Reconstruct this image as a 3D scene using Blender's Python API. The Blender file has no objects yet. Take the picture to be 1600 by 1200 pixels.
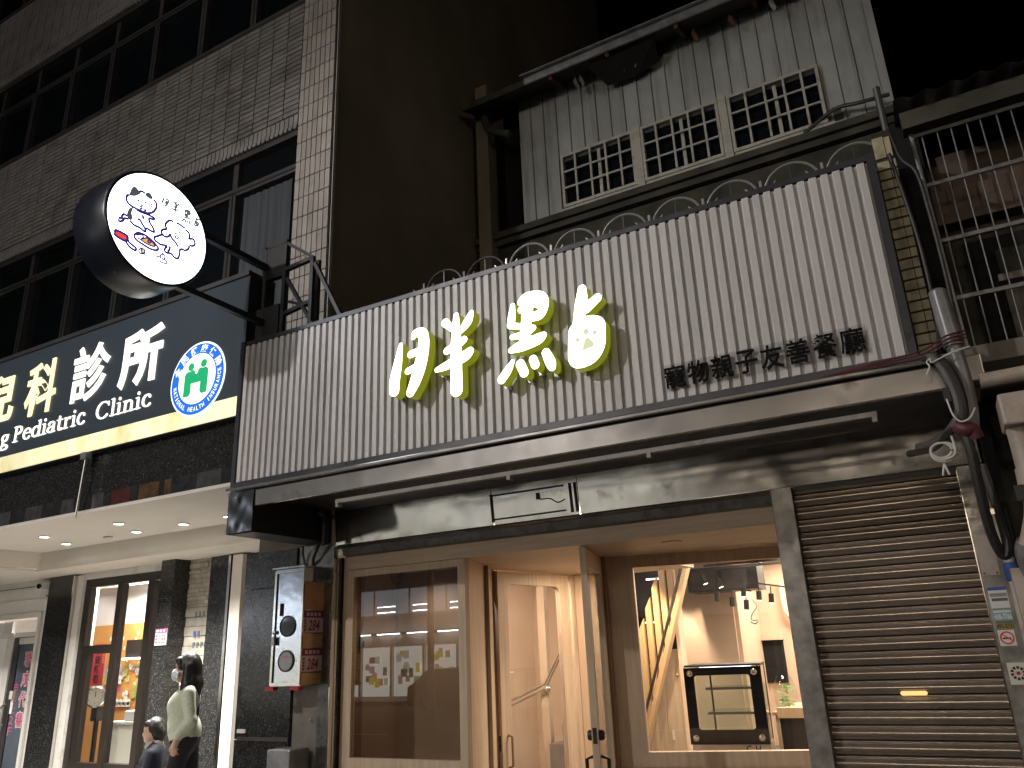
import bpy, bmesh, math, random
import numpy as np
from mathutils import Vector, Matrix
random.seed(7)
sc = bpy.context.scene
COL = sc.collection
R = math.radians
# ------------------------------------------------------------------ camera
cam = bpy.data.cameras.new('camera'); cam.sensor_width = 36.0; cam.lens = 36.0*1221.06/1600.0
cam.clip_start = 0.05; cam.clip_end = 600
camo = bpy.data.objects.new('camera', cam); COL.objects.link(camo)
yaw, pitch, roll = R(-28.44), R(19.003), R(-2.457)
fw = Vector((math.sin(yaw)*math.cos(pitch), math.cos(yaw)*math.cos(pitch), math.sin(pitch)))
rt = Vector((math.cos(yaw), -math.sin(yaw), 0)); up = rt.cross(fw)
rt2 = rt*math.cos(roll)+up*math.sin(roll); up2 = up*math.cos(roll)-rt*math.sin(roll)
mw = Matrix((rt2, up2, -fw)).transposed().to_4x4(); mw.translation = Vector((0, 0, 1.5))
camo.matrix_world = mw
sc.camera = camo
# ------------------------------------------------------------------ night sky, moon-weak sun, exposure
wd = bpy.data.worlds.new('World'); sc.world = wd; wd.use_nodes = True
nt = wd.node_tree; bg = nt.nodes['Background']
sky = nt.nodes.new('ShaderNodeTexSky'); sky.sky_type = 'NISHITA'; sky.sun_disc = False
sky.sun_elevation = R(-9); sky.sun_rotation = R(205); sky.air_density = 1.0; sky.dust_density = 2.0
nt.links.new(sky.outputs[0], bg.inputs[0]); bg.inputs[1].default_value = 0.12
sl = bpy.data.lights.new('moonlight', 'SUN'); sl.energy = 0.012; sl.angle = R(0.5); sl.color = (1, .95, .86)
so = bpy.data.objects.new('moonlight', sl); COL.objects.link(so); so.rotation_euler = (R(50), 0, R(-25)); so.location = (0, -5, 20)
sc.view_settings.view_transform = 'Standard'; sc.view_settings.look = 'None'
sc.view_settings.exposure = 0.2; sc.view_settings.gamma = 1.0; sc.view_settings.use_curve_mapping = False
sc.render.engine = 'CYCLES'
sc.cycles.use_denoising = True
try: sc.cycles.denoiser = 'OPENIMAGEDENOISE'
except Exception: pass
sc.cycles.max_bounces = 8; sc.cycles.diffuse_bounces = 4; sc.cycles.glossy_bounces = 4; sc.cycles.transmission_bounces = 6
sc.cycles.sample_clamp_indirect = 4.0; sc.cycles.caustics_reflective = False; sc.cycles.caustics_refractive = False

# ------------------------------------------------------------------ materials
M = {}
STREET_W, LAMP_W, LAMP3_W, FLOOD_W = 390, 1750, 560, 450   # watts of the street lamp and of each floodlight across the road
def mat(key, col, rough=.6, metal=0., var=0., vs=6., stretch=(1, 1, 1), bump=0., bs=60., rnd=0., emit=None, es=0., spec=.5,
        dirt=0., dcol=(.03, .025, .02), ds=3., dstretch=(1, 1, 1), rvar=0., sample=True, etex=False, coat=0., wave=0., wscale=1.5, speck=0., alpha=1., col2=None):
    """procedural principled material; position-based noise so that every piece differs"""
    m = bpy.data.materials.new(key); m.use_nodes = True; M[key] = m
    t = m.node_tree; N = t.nodes.new; L = t.links.new
    b = t.nodes['Principled BSDF']
    b.inputs['Roughness'].default_value = rough; b.inputs['Metallic'].default_value = metal
    b.inputs['Specular IOR Level'].default_value = spec
    b.inputs['Base Color'].default_value = (*col, 1)
    if coat: b.inputs['Coat Weight'].default_value = coat; b.inputs['Coat Roughness'].default_value = .08
    if alpha < 1: b.inputs['Alpha'].default_value = alpha
    geo = N('ShaderNodeNewGeometry')
    def noise(scale, st=(1, 1, 1), det=4., rg=.55):
        mp = N('ShaderNodeMapping'); mp.inputs['Scale'].default_value = st
        L(geo.outputs['Position'], mp.inputs['Vector'])
        n = N('ShaderNodeTexNoise'); n.inputs['Scale'].default_value = scale; n.inputs['Detail'].default_value = det
        n.inputs['Roughness'].default_value = rg; L(mp.outputs[0], n.inputs['Vector']); return n.outputs['Fac']
    cs = None
    def mixc(fac, a, bcol, mode='MIX'):
        x = N('ShaderNodeMix'); x.data_type = 'RGBA'; x.blend_type = mode
        if isinstance(fac, float): x.inputs[0].default_value = fac
        else: L(fac, x.inputs[0])
        for sck, v in ((6, a), (7, bcol)):
            if isinstance(v, tuple): x.inputs[sck].default_value = (*v, 1)
            else: L(v, x.inputs[sck])
        return x.outputs[2]
    def ramp(f, lo, hi):
        r = N('ShaderNodeMapRange'); r.inputs[1].default_value = lo; r.inputs[2].default_value = hi; r.clamp = True
        L(f, r.inputs[0]); return r.outputs[0]
    c = tuple(col)
    if var or col2:
        d = col2 or tuple(max(0, v*(1-var)) for v in col)
        h = tuple(min(1, v*(1+var*.6)) for v in col)
        c = mixc(ramp(noise(vs, stretch), .3, .7), d, h)
    if rnd:
        oi = N('ShaderNodeObjectInfo')
        f = N('ShaderNodeMapRange'); f.inputs[3].default_value = 1-rnd; f.inputs[4].default_value = 1+rnd*.5; L(oi.outputs['Random'], f.inputs[0])
        hs = N('ShaderNodeHueSaturation'); L(f.outputs[0], hs.inputs['Value'])
        if isinstance(c, tuple): hs.inputs['Color'].default_value = (*c, 1)
        else: L(c, hs.inputs['Color'])
        c = hs.outputs[0]
    if speck:
        v = N('ShaderNodeTexVoronoi'); v.inputs['Scale'].default_value = 160; L(geo.outputs['Position'], v.inputs['Vector'])
        c = mixc(ramp(v.outputs['Color'], 1-speck, 1.), c, (.22, .2, .19))
    if dirt:
        c = mixc(ramp(noise(ds, dstretch, 6., .65), .62-dirt*.3, .78), c, tuple(dcol))
    if not isinstance(c, tuple): L(c, b.inputs['Base Color'])
    if rvar:
        r = N('ShaderNodeMapRange'); r.inputs[1].default_value = .3; r.inputs[2].default_value = .7
        r.inputs[3].default_value = max(.02, rough-rvar); r.inputs[4].default_value = min(1, rough+rvar)
        L(noise(5., (1, 1, 1), 6., .6), r.inputs[0]); L(r.outputs[0], b.inputs['Roughness'])
    if bump or wave:
        last = None
        for amt, s_, dist in ((bump, bs, .004), (wave, wscale, .06)):
            if not amt: continue
            bp = N('ShaderNodeBump'); bp.inputs['Strength'].default_value = min(1, amt); bp.inputs['Distance'].default_value = dist*max(1, amt)
            L(noise(s_, (1, 1, 1), 2.), bp.inputs['Height'])
            if last: L(last, bp.inputs['Normal'])
            last = bp.outputs[0]
        L(last, b.inputs['Normal'])
    if emit:
        b.inputs['Emission Color'].default_value = (*emit, 1); b.inputs['Emission Strength'].default_value = es
        if etex and not isinstance(c, tuple): L(c, b.inputs['Emission Color'])
        if not sample: m.cycles.emission_sampling = 'NONE'
    return m
def glass(key, tint=(1, 1, 1), refl=.1, rough=0.):
    m = bpy.data.materials.new(key); m.use_nodes = True; M[key] = m; t = m.node_tree; t.nodes.clear()
    o = t.nodes.new('ShaderNodeOutputMaterial'); mx = t.nodes.new('ShaderNodeMixShader')
    tr = t.nodes.new('ShaderNodeBsdfTransparent'); tr.inputs[0].default_value = (*tint, 1)
    gl = t.nodes.new('ShaderNodeBsdfGlossy'); gl.inputs['Roughness'].default_value = rough
    fr = t.nodes.new('ShaderNodeFresnel'); fr.inputs[0].default_value = 1.5
    ad = t.nodes.new('ShaderNodeMath'); ad.operation = 'ADD'; ad.inputs[1].default_value = refl; ad.use_clamp = True
    ge = t.nodes.new('ShaderNodeNewGeometry'); inv = t.nodes.new('ShaderNodeMath'); inv.operation = 'SUBTRACT'; inv.inputs[0].default_value = 1.
    mu = t.nodes.new('ShaderNodeMath'); mu.operation = 'MULTIPLY'   # only the outer face mirrors; the inner face just passes light
    t.links.new(ge.outputs['Backfacing'], inv.inputs[1]); t.links.new(fr.outputs[0], ad.inputs[0])
    t.links.new(ad.outputs[0], mu.inputs[0]); t.links.new(inv.outputs[0], mu.inputs[1]); t.links.new(mu.outputs[0], mx.inputs[0])
    t.links.new(tr.outputs[0], mx.inputs[1]); t.links.new(gl.outputs[0], mx.inputs[2]); t.links.new(mx.outputs[0], o.inputs[0]); return m

mat('slat', (.565, .55, .552), .42, var=.10, vs=3, stretch=(1, 1, .15), bump=.15, bs=220, rnd=.07, dirt=.12, dcol=(.34, .30, .28), ds=2.2, dstretch=(1.5, 1, .3))
mat('slat_back', (.16, .145, .14), .6)
mat('frame_dark', (.035, .036, .045), .35, rvar=.1)
mat('steel', (.44, .42, .405), .2, .8, var=.05, vs=2, rvar=.04, wave=.10, wscale=1.6, dirt=.05, dcol=(.16, .13, .11), ds=5)
mat('steel_header', (.52, .51, .49), .15, .88, var=.08, vs=3, rvar=.05, wave=.22, wscale=1.5, dirt=.12, dcol=(.09, .085, .08), ds=4)
mat('steel_mirror', (.62, .64, .66), .12, 1., wave=.06, wscale=3)
mat('steel_mail', (.66, .70, .78), .13, 1., wave=.05, wscale=5, dirt=.08, dcol=(.3, .3, .3), ds=14)
mat('steel_trim', (.20, .19, .18), .35, 1., dirt=.5, dcol=(.03, .03, .03), ds=18, var=.3, vs=9)
mat('steel_post', (.24, .228, .215), .4, .5, var=.45, vs=11, rvar=.15, dirt=.25, dcol=(.10, .10, .11), ds=7)
mat('shutter', (.35, .29, .24), .22, .62, var=.12, vs=3, rvar=.05, dirt=.14, dcol=(.17, .145, .12), ds=6, rnd=.08)
mat('chrome', (.7, .68, .64), .12, 1.)
mat('black', (.012, .012, .013), .5)
mat('black_gloss', (.008, .008, .009), .08, coat=.5)
mat('void', (.006, .006, .006), .9)
mat('cable', (.02, .018, .017), .5, var=.3, vs=20)
mat('cable_grey', (.10, .095, .09), .55, var=.2, vs=18)
mat('pvc_grey', (.20, .195, .20), .32, var=.2, vs=8, dirt=.25, dcol=(.07, .06, .055), ds=6)
mat('pvc_beige', (.46, .39, .33), .45, var=.18, vs=6, dirt=.3, dcol=(.16, .12, .09), ds=5)
mat('white_plastic', (.66, .64, .60), .45, dirt=.15, dcol=(.3, .27, .22), ds=8)
mat('red_plastic', (.38, .02, .03), .4)
mat('wine_wire', (.085, .018, .028), .5)
mat('tile', (.245, .232, .225), .42, var=.22, vs=5, rnd=.22, dirt=.35, dcol=(.085, .078, .07), ds=1.8, bump=.1, bs=120)
mat('tile_corner', (.37, .34, .315), .42, var=.18, vs=5, rnd=.16, dirt=.2, dcol=(.12, .105, .09), ds=2.5, bump=.1, bs=120)
mat('grout', (.03, .027, .024), .9, var=.3)
mat('tile_yellow', (.40, .37, .24), .45, var=.25, vs=16, rnd=.15, dirt=.3, dcol=(.15, .11, .07), ds=9, bump=.15, bs=120)
mat('render_brown', (.21, .18, .13), .9, var=.28, vs=.7, dirt=.25, dcol=(.13, .12, .085), ds=.5, bump=.2, bs=40)
mat('alu_dark', (.072, .069, .069), .45, .5, var=.2)
mat('night_glass', (.006, .008, .010), .04, spec=.6)
mat('curtain', (.045, .055, .062), .8, var=.4, vs=9, stretch=(3, 1, .05))
mat('shed', (.33, .345, .335), .5, var=.14, vs=2.5, rnd=.1, dirt=.38, dcol=(.14, .13, .10), ds=2.2, dstretch=(3.5, 1, .28))
mat('shed_mould', (.12, .125, .085), .8, var=.4, vs=3, stretch=(4, 1, .3))
mat('sash', (.40, .39, .345), .5, dirt=.4, dcol=(.18, .15, .11), ds=9)
mat('galv', (.36, .36, .37), .38, .7, var=.35, vs=6, dirt=.25, dcol=(.14, .12, .11), ds=5)
mat('rust', (.10, .04, .018), .85, var=.5, vs=5)
mat('mould_shade', (.05, .048, .036), .9, var=.5, vs=3, bump=.4, bs=25)
mat('concrete', (.20, .185, .165), .85, var=.3, vs=3, dirt=.45, dcol=(.06, .05, .045), ds=3, bump=.3, bs=50)
mat('plaster_rust', (.11, .078, .06), .9, var=.35, vs=3, dirt=.5, dcol=(.05, .035, .025), ds=2.6, bump=.3, bs=40)
mat('granite', (.022, .022, .022), .14, var=.4, vs=30, speck=.2, rvar=.05)
mat('granite_grey', (.055, .055, .052), .2, var=.4, vs=30, speck=.3)
mat('stone', (.42, .39, .33), .8, var=.25, vs=9, rnd=.22, bump=.5, bs=45, dirt=.2, dcol=(.2, .18, .14), ds=8)
mat('white_paint', (.70, .66, .60), .7, var=.06, vs=1.5)
mat('white_wall', (.68, .66, .62), .75, var=.1, vs=2, dirt=.2, dcol=(.36, .33, .29), ds=2)
mat('white_frame', (.62, .60, .56), .5, dirt=.2, dcol=(.3, .28, .25), ds=5)
mat('bronze', (.028, .022, .018), .35, .4)
mat('orange_wall', (.56, .27, .07), .6, var=.12, vs=2)
mat('cream', (.70, .53, .39), .8, var=.07, vs=2, bump=.08, bs=90)
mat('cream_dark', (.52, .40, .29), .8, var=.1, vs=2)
mat('oak', (.52, .40, .285), .5, var=.18, vs=3.5, stretch=(9, 9, .55), bump=.06, bs=120)
mat('oak_h', (.50, .39, .285), .5, var=.18, vs=3.5, stretch=(.55, 9, 9), bump=.06, bs=120)
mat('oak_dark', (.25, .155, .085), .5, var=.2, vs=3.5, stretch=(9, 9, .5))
mat('oak_light', (.58, .40, .23), .5, var=.14, vs=3.5, stretch=(9, 9, .6))
mat('blind', (.38, .285, .205), .85, var=.06, vs=2)
mat('dark_wood', (.018, .012, .009), .45)
mat('asphalt', (.045, .045, .047), .85, var=.3, vs=14, bump=.5, bs=90)
mat('paving', (.30, .285, .265), .75, var=.25, vs=4, bump=.2, bs=60)
mat('paint_white', (.7, .7, .68), .7, var=.2, vs=8)
mat('clinic_board', (.026, .034, .042), .4, spec=.3, emit=(.10, .125, .15), es=.13, sample=False)
mat('skin', (.52, .33, .24), .55)
mat('sweater', (.56, .60, .47), .9, var=.16, vs=60, bump=.5, bs=170)
mat('trousers', (.008, .008, .009), .85)
mat('hair', (.012, .009, .008), .42, var=.6, vs=20, stretch=(4, 4, .4), bump=.6, bs=120)
mat('mask', (.62, .70, .80), .8)
mat('jacket', (.02, .024, .04), .75, var=.3, vs=20)
mat('grey_cloth', (.45, .44, .42), .85)
mat('shoe', (.03, .03, .03), .6)
# things that give off light
mat('disc_light', (.9, .9, .9), .4, emit=(.82, .92, 1.), es=4.5)
mat('letter_face', (.9, .9, .8), .4, emit=(1., 1., .74), es=3.2)
mat('letter_side', (.26, .28, .03), .35, emit=(.30, .33, .012), es=.46)
mat('paw_grey', (.42, .44, .28), .5, emit=(.55, .58, .36), es=.75, sample=False)
mat('clinic_letter', (.8, .75, .5), .5, emit=(1., .88, .45), es=.95, sample=False)
mat('clinic_letter_hot', (.9, .9, .85), .5, emit=(1., .97, .85), es=1.15, sample=False)
mat('clinic_stripe', (.86, .80, .52), .5, var=.16, vs=1.2, dirt=.5, dcol=(.50, .40, .10), ds=2.6, dstretch=(1, 1, .5), emit=(.98, .88, .50), es=.66, sample=False, etex=True)
mat('emblem_blue', (.01, .10, .50), .5, emit=(.0, .13, .62), es=.75, sample=False)
mat('emblem_green', (.0, .30, .12), .5, emit=(.0, .34, .13), es=.7, sample=False)
mat('emblem_cream', (.85, .8, .6), .5, emit=(.93, .88, .66), es=.85, sample=False)
mat('emblem_white', (.9, .9, .9), .5, emit=(.85, .93, 1.), es=.95, sample=False)
mat('downlight', (1, 1, 1), .5, emit=(1., .96, .88), es=9, sample=False)
mat('spot_glow', (1, 1, 1), .5, emit=(1., .86, .66), es=9, sample=False)
mat('tube_light', (1, 1, 1), .5, emit=(.92, .97, 1.), es=14)
mat('tube_small', (1, 1, 1), .5, emit=(1., .98, .92), es=5, sample=False)
mat('lamp_warm', (1, 1, 1), .5, emit=(1., .84, .55), es=40, sample=False)
mat('lamp_white', (1, 1, 1), .5, emit=(1., .93, .82), es=25, sample=False)
mat('store_window', (.8, .8, .8), .5, emit=(.70, .76, .84), es=.55, sample=False)
mat('store_inside', (.8, .8, .75), .5, emit=(.92, .92, .84), es=1.1, sample=False)
mat('lamp_slot', (.9, .6, .25), .4, emit=(1., .62, .22), es=.85, sample=False)
mat('hall_glow', (.8, .8, .7), .5, emit=(1., .95, .84), es=1.2, sample=False)
mat('lamp_red', (.8, .05, .05), .5, emit=(1., .03, .05), es=6, sample=False)
# flat print
for k, c in dict(p_navy=(.03, .025, .14), p_grey=(.12, .125, .13), p_midgrey=(.30, .30, .30), p_red=(.75, .06, .04), p_orange=(.80, .36, .06), p_yellow=(.75, .72, .08),
                 p_white=(.80, .80, .78), p_pink=(.62, .12, .22), p_plate=(.62, .46, .42), p_maroon=(.20, .02, .04), p_black=(.01, .01, .01),
                 p_blue=(.05, .10, .40), p_teal=(.20, .42, .44), p_olive=(.30, .26, .06), p_banner=(.55, .04, .05), p_gold=(.7, .5, .12),
                 p_green=(.25, .42, .12), p_cream=(.72, .70, .58), p_magenta=(.65, .05, .25), p_lilac=(.55, .38, .58), p_cyan=(.12, .42, .72), p_rose=(.78, .42, .42)).items():
    mat(k, c, .55)
glass('pane', (.93, .93, .93), .03)
glass('pane_tint', (.82, .80, .78), .13)
glass('pane_clinic', (.96, .96, .96), .02)
glass('pane_case', (.92, .95, .93), .05)
for k, c, e in (('b_navy', (.03, .025, .14), (.03, .02, .16)), ('b_grey', (.1, .11, .12), (.06, .065, .075)), ('b_red', (.7, .06, .04), (.85, .06, .035)), ('b_orange', (.8, .36, .06), (.85, .36, .07)),
                ('b_yellow', (.75, .72, .08), (.75, .75, .12)), ('b_midgrey', (.2, .2, .2), (.10, .10, .105)), ('b_white', (.8, .8, .8), (.9, .9, .9))): mat(k, c, .5, emit=e, es=1., sample=False)
mat('letter_black', (.005, .005, .005), .85, spec=.15)
mat('batten', (.25, .235, .215), .5, dirt=.3, dcol=(.1, .09, .08), ds=7)
mat('cage', (.20, .20, .20), .5, .5, var=.3, vs=20)
mat('drum', (.010, .012, .020), .32, rvar=.05)
for k, c in (('poster_yellow', (.85, .75, .05)), ('poster_lilac', (.55, .38, .55)), ('poster_white', (.8, .8, .76)), ('poster_rose', (.7, .35, .38)), ('poster_dark', (.12, .11, .11)), ('poster_olive', (.45, .40, .18))): mat(k, c, .6, emit=c, es=.55, sample=False)  # store light through the paper is put into the posters as glow
mat('side_reflection', (.62, .36, .17), .3, .35, var=.15, vs=9)  # warm reflection on the mailbox side, put into the colour
mat('arch_metal', (.42, .42, .40), .3, .5)
# ------------------------------------------------------------------ building helpers
ORG = {}
def worg(o): return ORG.get(o.name, Vector((0, 0, 0)))
def tag(o, label=None, cat=None, group=None, kind=None):
    for k, v in (('label', label), ('category', cat), ('group', group), ('kind', kind)):
        if v: o[k] = v
    return o
def thing(name, loc, label, cat, group=None, rz=0.):
    o = bpy.data.objects.new(name, None); COL.objects.link(o); o.location = loc; o.rotation_euler = (0, 0, rz)
    o.empty_display_size = .1; ORG[o.name] = Vector(loc) if not rz else Vector((0, 0, 0)); return tag(o, label, cat, group)
def link(name, me, parent, loc):
    o = bpy.data.objects.new(name, me); COL.objects.link(o)
    if parent is not None: o.parent = parent; o.location = Vector(loc)-worg(parent)
    else: o.location = loc
    ORG[o.name] = Vector(loc); return o
class MB:
    def __init__(s): s.v = []; s.f = []; s.m = []; s.mi = 0
    def add(s, vs, fs):
        n = len(s.v); s.v += [tuple(p) for p in vs]
        for f in fs: s.f.append(tuple(n+i for i in f)); s.m.append(s.mi)
        return s
    def box(s, x0, x1, y0, y1, z0, z1):
        return s.add([(x0, y0, z0), (x1, y0, z0), (x1, y1, z0), (x0, y1, z0), (x0, y0, z1), (x1, y0, z1), (x1, y1, z1), (x0, y1, z1)],
                     [(0, 3, 2, 1), (4, 5, 6, 7), (0, 1, 5, 4), (1, 2, 6, 5), (2, 3, 7, 6), (3, 0, 4, 7)])
    def obox(s, p, ax, ay, az, lx, ly, lz):
        """box from corner p along unit axes"""
        p = Vector(p); a = Vector(ax)*lx; b = Vector(ay)*ly; c = Vector(az)*lz
        q = [p, p+a, p+a+b, p+b, p+c, p+a+c, p+a+b+c, p+b+c]
        return s.add(q, [(0, 3, 2, 1), (4, 5, 6, 7), (0, 1, 5, 4), (1, 2, 6, 5), (2, 3, 7, 6), (3, 0, 4, 7)])
    def prism(s, pts, d):
        """extrude planar polygon pts by vector d"""
        d = Vector(d); pts = [Vector(p) for p in pts]; n = len(pts)
        return s.add(pts+[p+d for p in pts], [tuple(range(n-1, -1, -1)), tuple(range(n, 2*n))]+[(i, (i+1) % n, n+(i+1) % n, n+i) for i in range(n)])
    def quad(s, *p): return s.add(p, [tuple(range(len(p)))])
    def cyl(s, a, b, r, r2=None, n=12, cap=True):
        a = Vector(a); b = Vector(b); r2 = r if r2 is None else r2; d = (b-a).normalized()
        u = d.orthogonal().normalized(); w = d.cross(u)
        vs = [c+(u*math.cos(6.2831853*i/n)+w*math.sin(6.2831853*i/n))*q for c, q in ((a, r), (b, r2)) for i in range(n)]
        fs = [(i, (i+1) % n, n+(i+1) % n, n+i) for i in range(n)]
        if cap: fs += [tuple(range(n-1, -1, -1)), tuple(range(n, 2*n))]
        return s.add(vs, fs)
    def bar(s, a, b, w, h=None, upv=(0, 0, 1)):
        """rectangular bar from a to b"""
        h = h or w; a = Vector(a); b = Vector(b); d = (b-a).normalized(); u = Vector(upv)
        if abs(d.dot(u)) > .98: u = Vector((0, 1, 0))
        x = d.cross(u).normalized(); y = x.cross(d)
        o = a-x*w/2-y*h/2
        return s.obox(o, x, d, y, w, (b-a).length, h)
    def tube(s, path, r, n=8, closed=False):
        P = [Vector(p) for p in path]; m = len(P); vs = []; fs = []; u = None
        for i, p in enumerate(P):
            d = (P[(i+1) % m]-P[i-1]) if closed else (P[min(i+1, m-1)]-P[max(i-1, 0)])
            d.normalize()
            if u is None: u = d.orthogonal().normalized()
            u = (u-d*u.dot(d)); u = u.normalized() if u.length > 1e-6 else d.orthogonal().normalized()
            w = d.cross(u); rr = r[i] if isinstance(r, (list, tuple)) else r
            vs += [p+(u*math.cos(6.2831853*k/n)+w*math.sin(6.2831853*k/n))*rr for k in range(n)]
        for i in range(m if closed else m-1):
            j = (i+1) % m
            fs += [(i*n+k, i*n+(k+1) % n, j*n+(k+1) % n, j*n+k) for k in range(n)]
        if not closed: fs += [tuple(range(n-1, -1, -1)), tuple((m-1)*n+k for k in range(n))]
        return s.add(vs, fs)
    def lathe(s, c, prof, axis=(0, 0, 1), n=24):
        """prof: list of (radius, height) along axis from c"""
        c = Vector(c); d = Vector(axis).normalized(); u = d.orthogonal().normalized(); w = d.cross(u); vs = []; fs = []
        for r, h in prof: vs += [c+d*h+(u*math.cos(6.2831853*k/n)+w*math.sin(6.2831853*k/n))*r for k in range(n)]
        for i in range(len(prof)-1): fs += [(i*n+k, i*n+(k+1) % n, (i+1)*n+(k+1) % n, (i+1)*n+k) for k in range(n)]
        fs += [tuple(range(n-1, -1, -1)), tuple((len(prof)-1)*n+k for k in range(n))]
        return s.add(vs, fs)
    def sphere(s, c, r, n=10, k=6, sz=(1, 1, 1)):
        vs = []; fs = []
        for j in range(1, k):
            t = math.pi*j/k
            for i in range(n): vs.append((c[0]+r*sz[0]*math.sin(t)*math.cos(6.2831853*i/n), c[1]+r*sz[1]*math.sin(t)*math.sin(6.2831853*i/n), c[2]+r*sz[2]*math.cos(t)))
        a = len(vs); vs += [(c[0], c[1], c[2]+r*sz[2]), (c[0], c[1], c[2]-r*sz[2])]
        for j in range(k-2): fs += [(j*n+i, (j+1)*n+i, (j+1)*n+(i+1) % n, j*n+(i+1) % n) for i in range(n)]
        fs += [(a, i, (i+1) % n) for i in range(n)]+[(a+1, (k-2)*n+(i+1) % n, (k-2)*n+i) for i in range(n)]
        return s.add(vs, fs)
    def build(s, name, mt, parent=None, label=None, cat=None, group=None, kind=None, smooth=False, bevel=0., raw=False):
        me = bpy.data.meshes.new(name)
        A = np.array(s.v); lo = A.min(0); hi = A.max(0); c = Vector(((lo[0]+hi[0])/2, (lo[1]+hi[1])/2, lo[2] if parent is None else (lo[2]+hi[2])/2))
        me.from_pydata([tuple(Vector(p)-c) for p in s.v], [], s.f)
        for k in (mt if isinstance(mt, (list, tuple)) else [mt]): me.materials.append(M[k])
        if any(s.m): me.polygons.foreach_set('material_index', s.m)
        bm = bmesh.new(); bm.from_mesh(me); bmesh.ops.recalc_face_normals(bm, faces=bm.faces); bm.to_mesh(me); bm.free()
        if smooth: me.polygons.foreach_set('use_smooth', [True]*len(me.polygons))
        o = link(name, me, parent, c)
        if smooth and smooth != 'all':
            try: me.set_sharp_from_angle(angle=R(40))
            except Exception: pass
        if bevel:
            b = o.modifiers.new('bevel', 'BEVEL'); b.width = bevel; b.segments = 2; b.limit_method = 'ANGLE'; b.angle_limit = R(40)
        return tag(o, label, cat, group, kind)
def bx(name, mt, parent, x0, x1, y0, y1, z0, z1, **k): return MB().box(x0, x1, y0, y1, z0, z1).build(name, mt, parent, **k)
_unit = {}
def unit_box(mt, bev=.06):
    if mt not in _unit:
        me = bpy.data.meshes.new('piece_'+mt); bm = bmesh.new(); bmesh.ops.create_cube(bm, size=1.)
        bm.to_mesh(me); bm.free(); me.materials.append(M[mt]); _unit[mt] = me
    return _unit[mt]
def piece(name, mt, parent, c, size, rz=0., me=None, ry=0.):
    o = bpy.data.objects.new(name, me or unit_box(mt)); COL.objects.link(o); o.parent = parent
    o.location = Vector(c)-worg(parent); o.scale = size; o.rotation_euler = (0, ry, rz); ORG[o.name] = Vector(c); return o
def smooth_path(P, k=6, closed=False):
    P = [Vector(p) for p in P]; out = []; m = len(P)
    for i in range(m if closed else m-1):
        a = P[i-1] if (closed or i > 0) else P[0]; b = P[i]; c = P[(i+1) % m]; d = P[(i+2) % m] if (closed or i+2 < m) else P[-1]
        for j in range(k):
            t = j/k
            out.append(.5*((2*b)+(-a+c)*t+(2*a-5*b+4*c-d)*t*t+(-a+3*b-3*c+d)*t**3))
    if not closed: out.append(P[-1])
    return out
# ---- text: glyph meshes from the built-in font, fitted to a box on a plane
def glyph_mesh(s, bold=0., depth=0.):
    c = bpy.data.curves.new('text', 'FONT'); c.body = s; c.offset = bold; c.extrude = depth; c.resolution_u = 4
    o = bpy.data.objects.new('text', c); COL.objects.link(o)
    me = bpy.data.meshes.new_from_object(o.evaluated_get(bpy.context.evaluated_depsgraph_get()))
    bpy.data.objects.remove(o); bpy.data.curves.remove(c); return me
def text(name, s, mt, parent, p0, ux, uz, w, h, bold=0., depth=0., shear=0.):
    """text with its lower left corner at p0, w metres along ux and h along uz; depth along -(ux x uz)... outward"""
    me = glyph_mesh(s, bold, 0.5 if depth else 0.); me.name = name
    A = np.array([v.co[:] for v in me.vertices]); lo = A.min(0); hi = A.max(0); sz = hi-lo
    ux = Vector(ux); uz = Vector(uz); n = ux.cross(uz); p0 = Vector(p0); c = p0+ux*w/2+uz*h/2
    for v, a in zip(me.vertices, A):
        fx = (a[0]-lo[0])/sz[0]; fz = (a[1]-lo[1])/sz[1]
        v.co = p0+ux*(fx*w+shear*fz*h)+uz*(fz*h)+n*(depth*(a[2]-lo[2]) if depth else 0)-c
    me.materials.clear(); me.materials.append(M[mt]); me.update()
    return link(name, me, parent, c)
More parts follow.
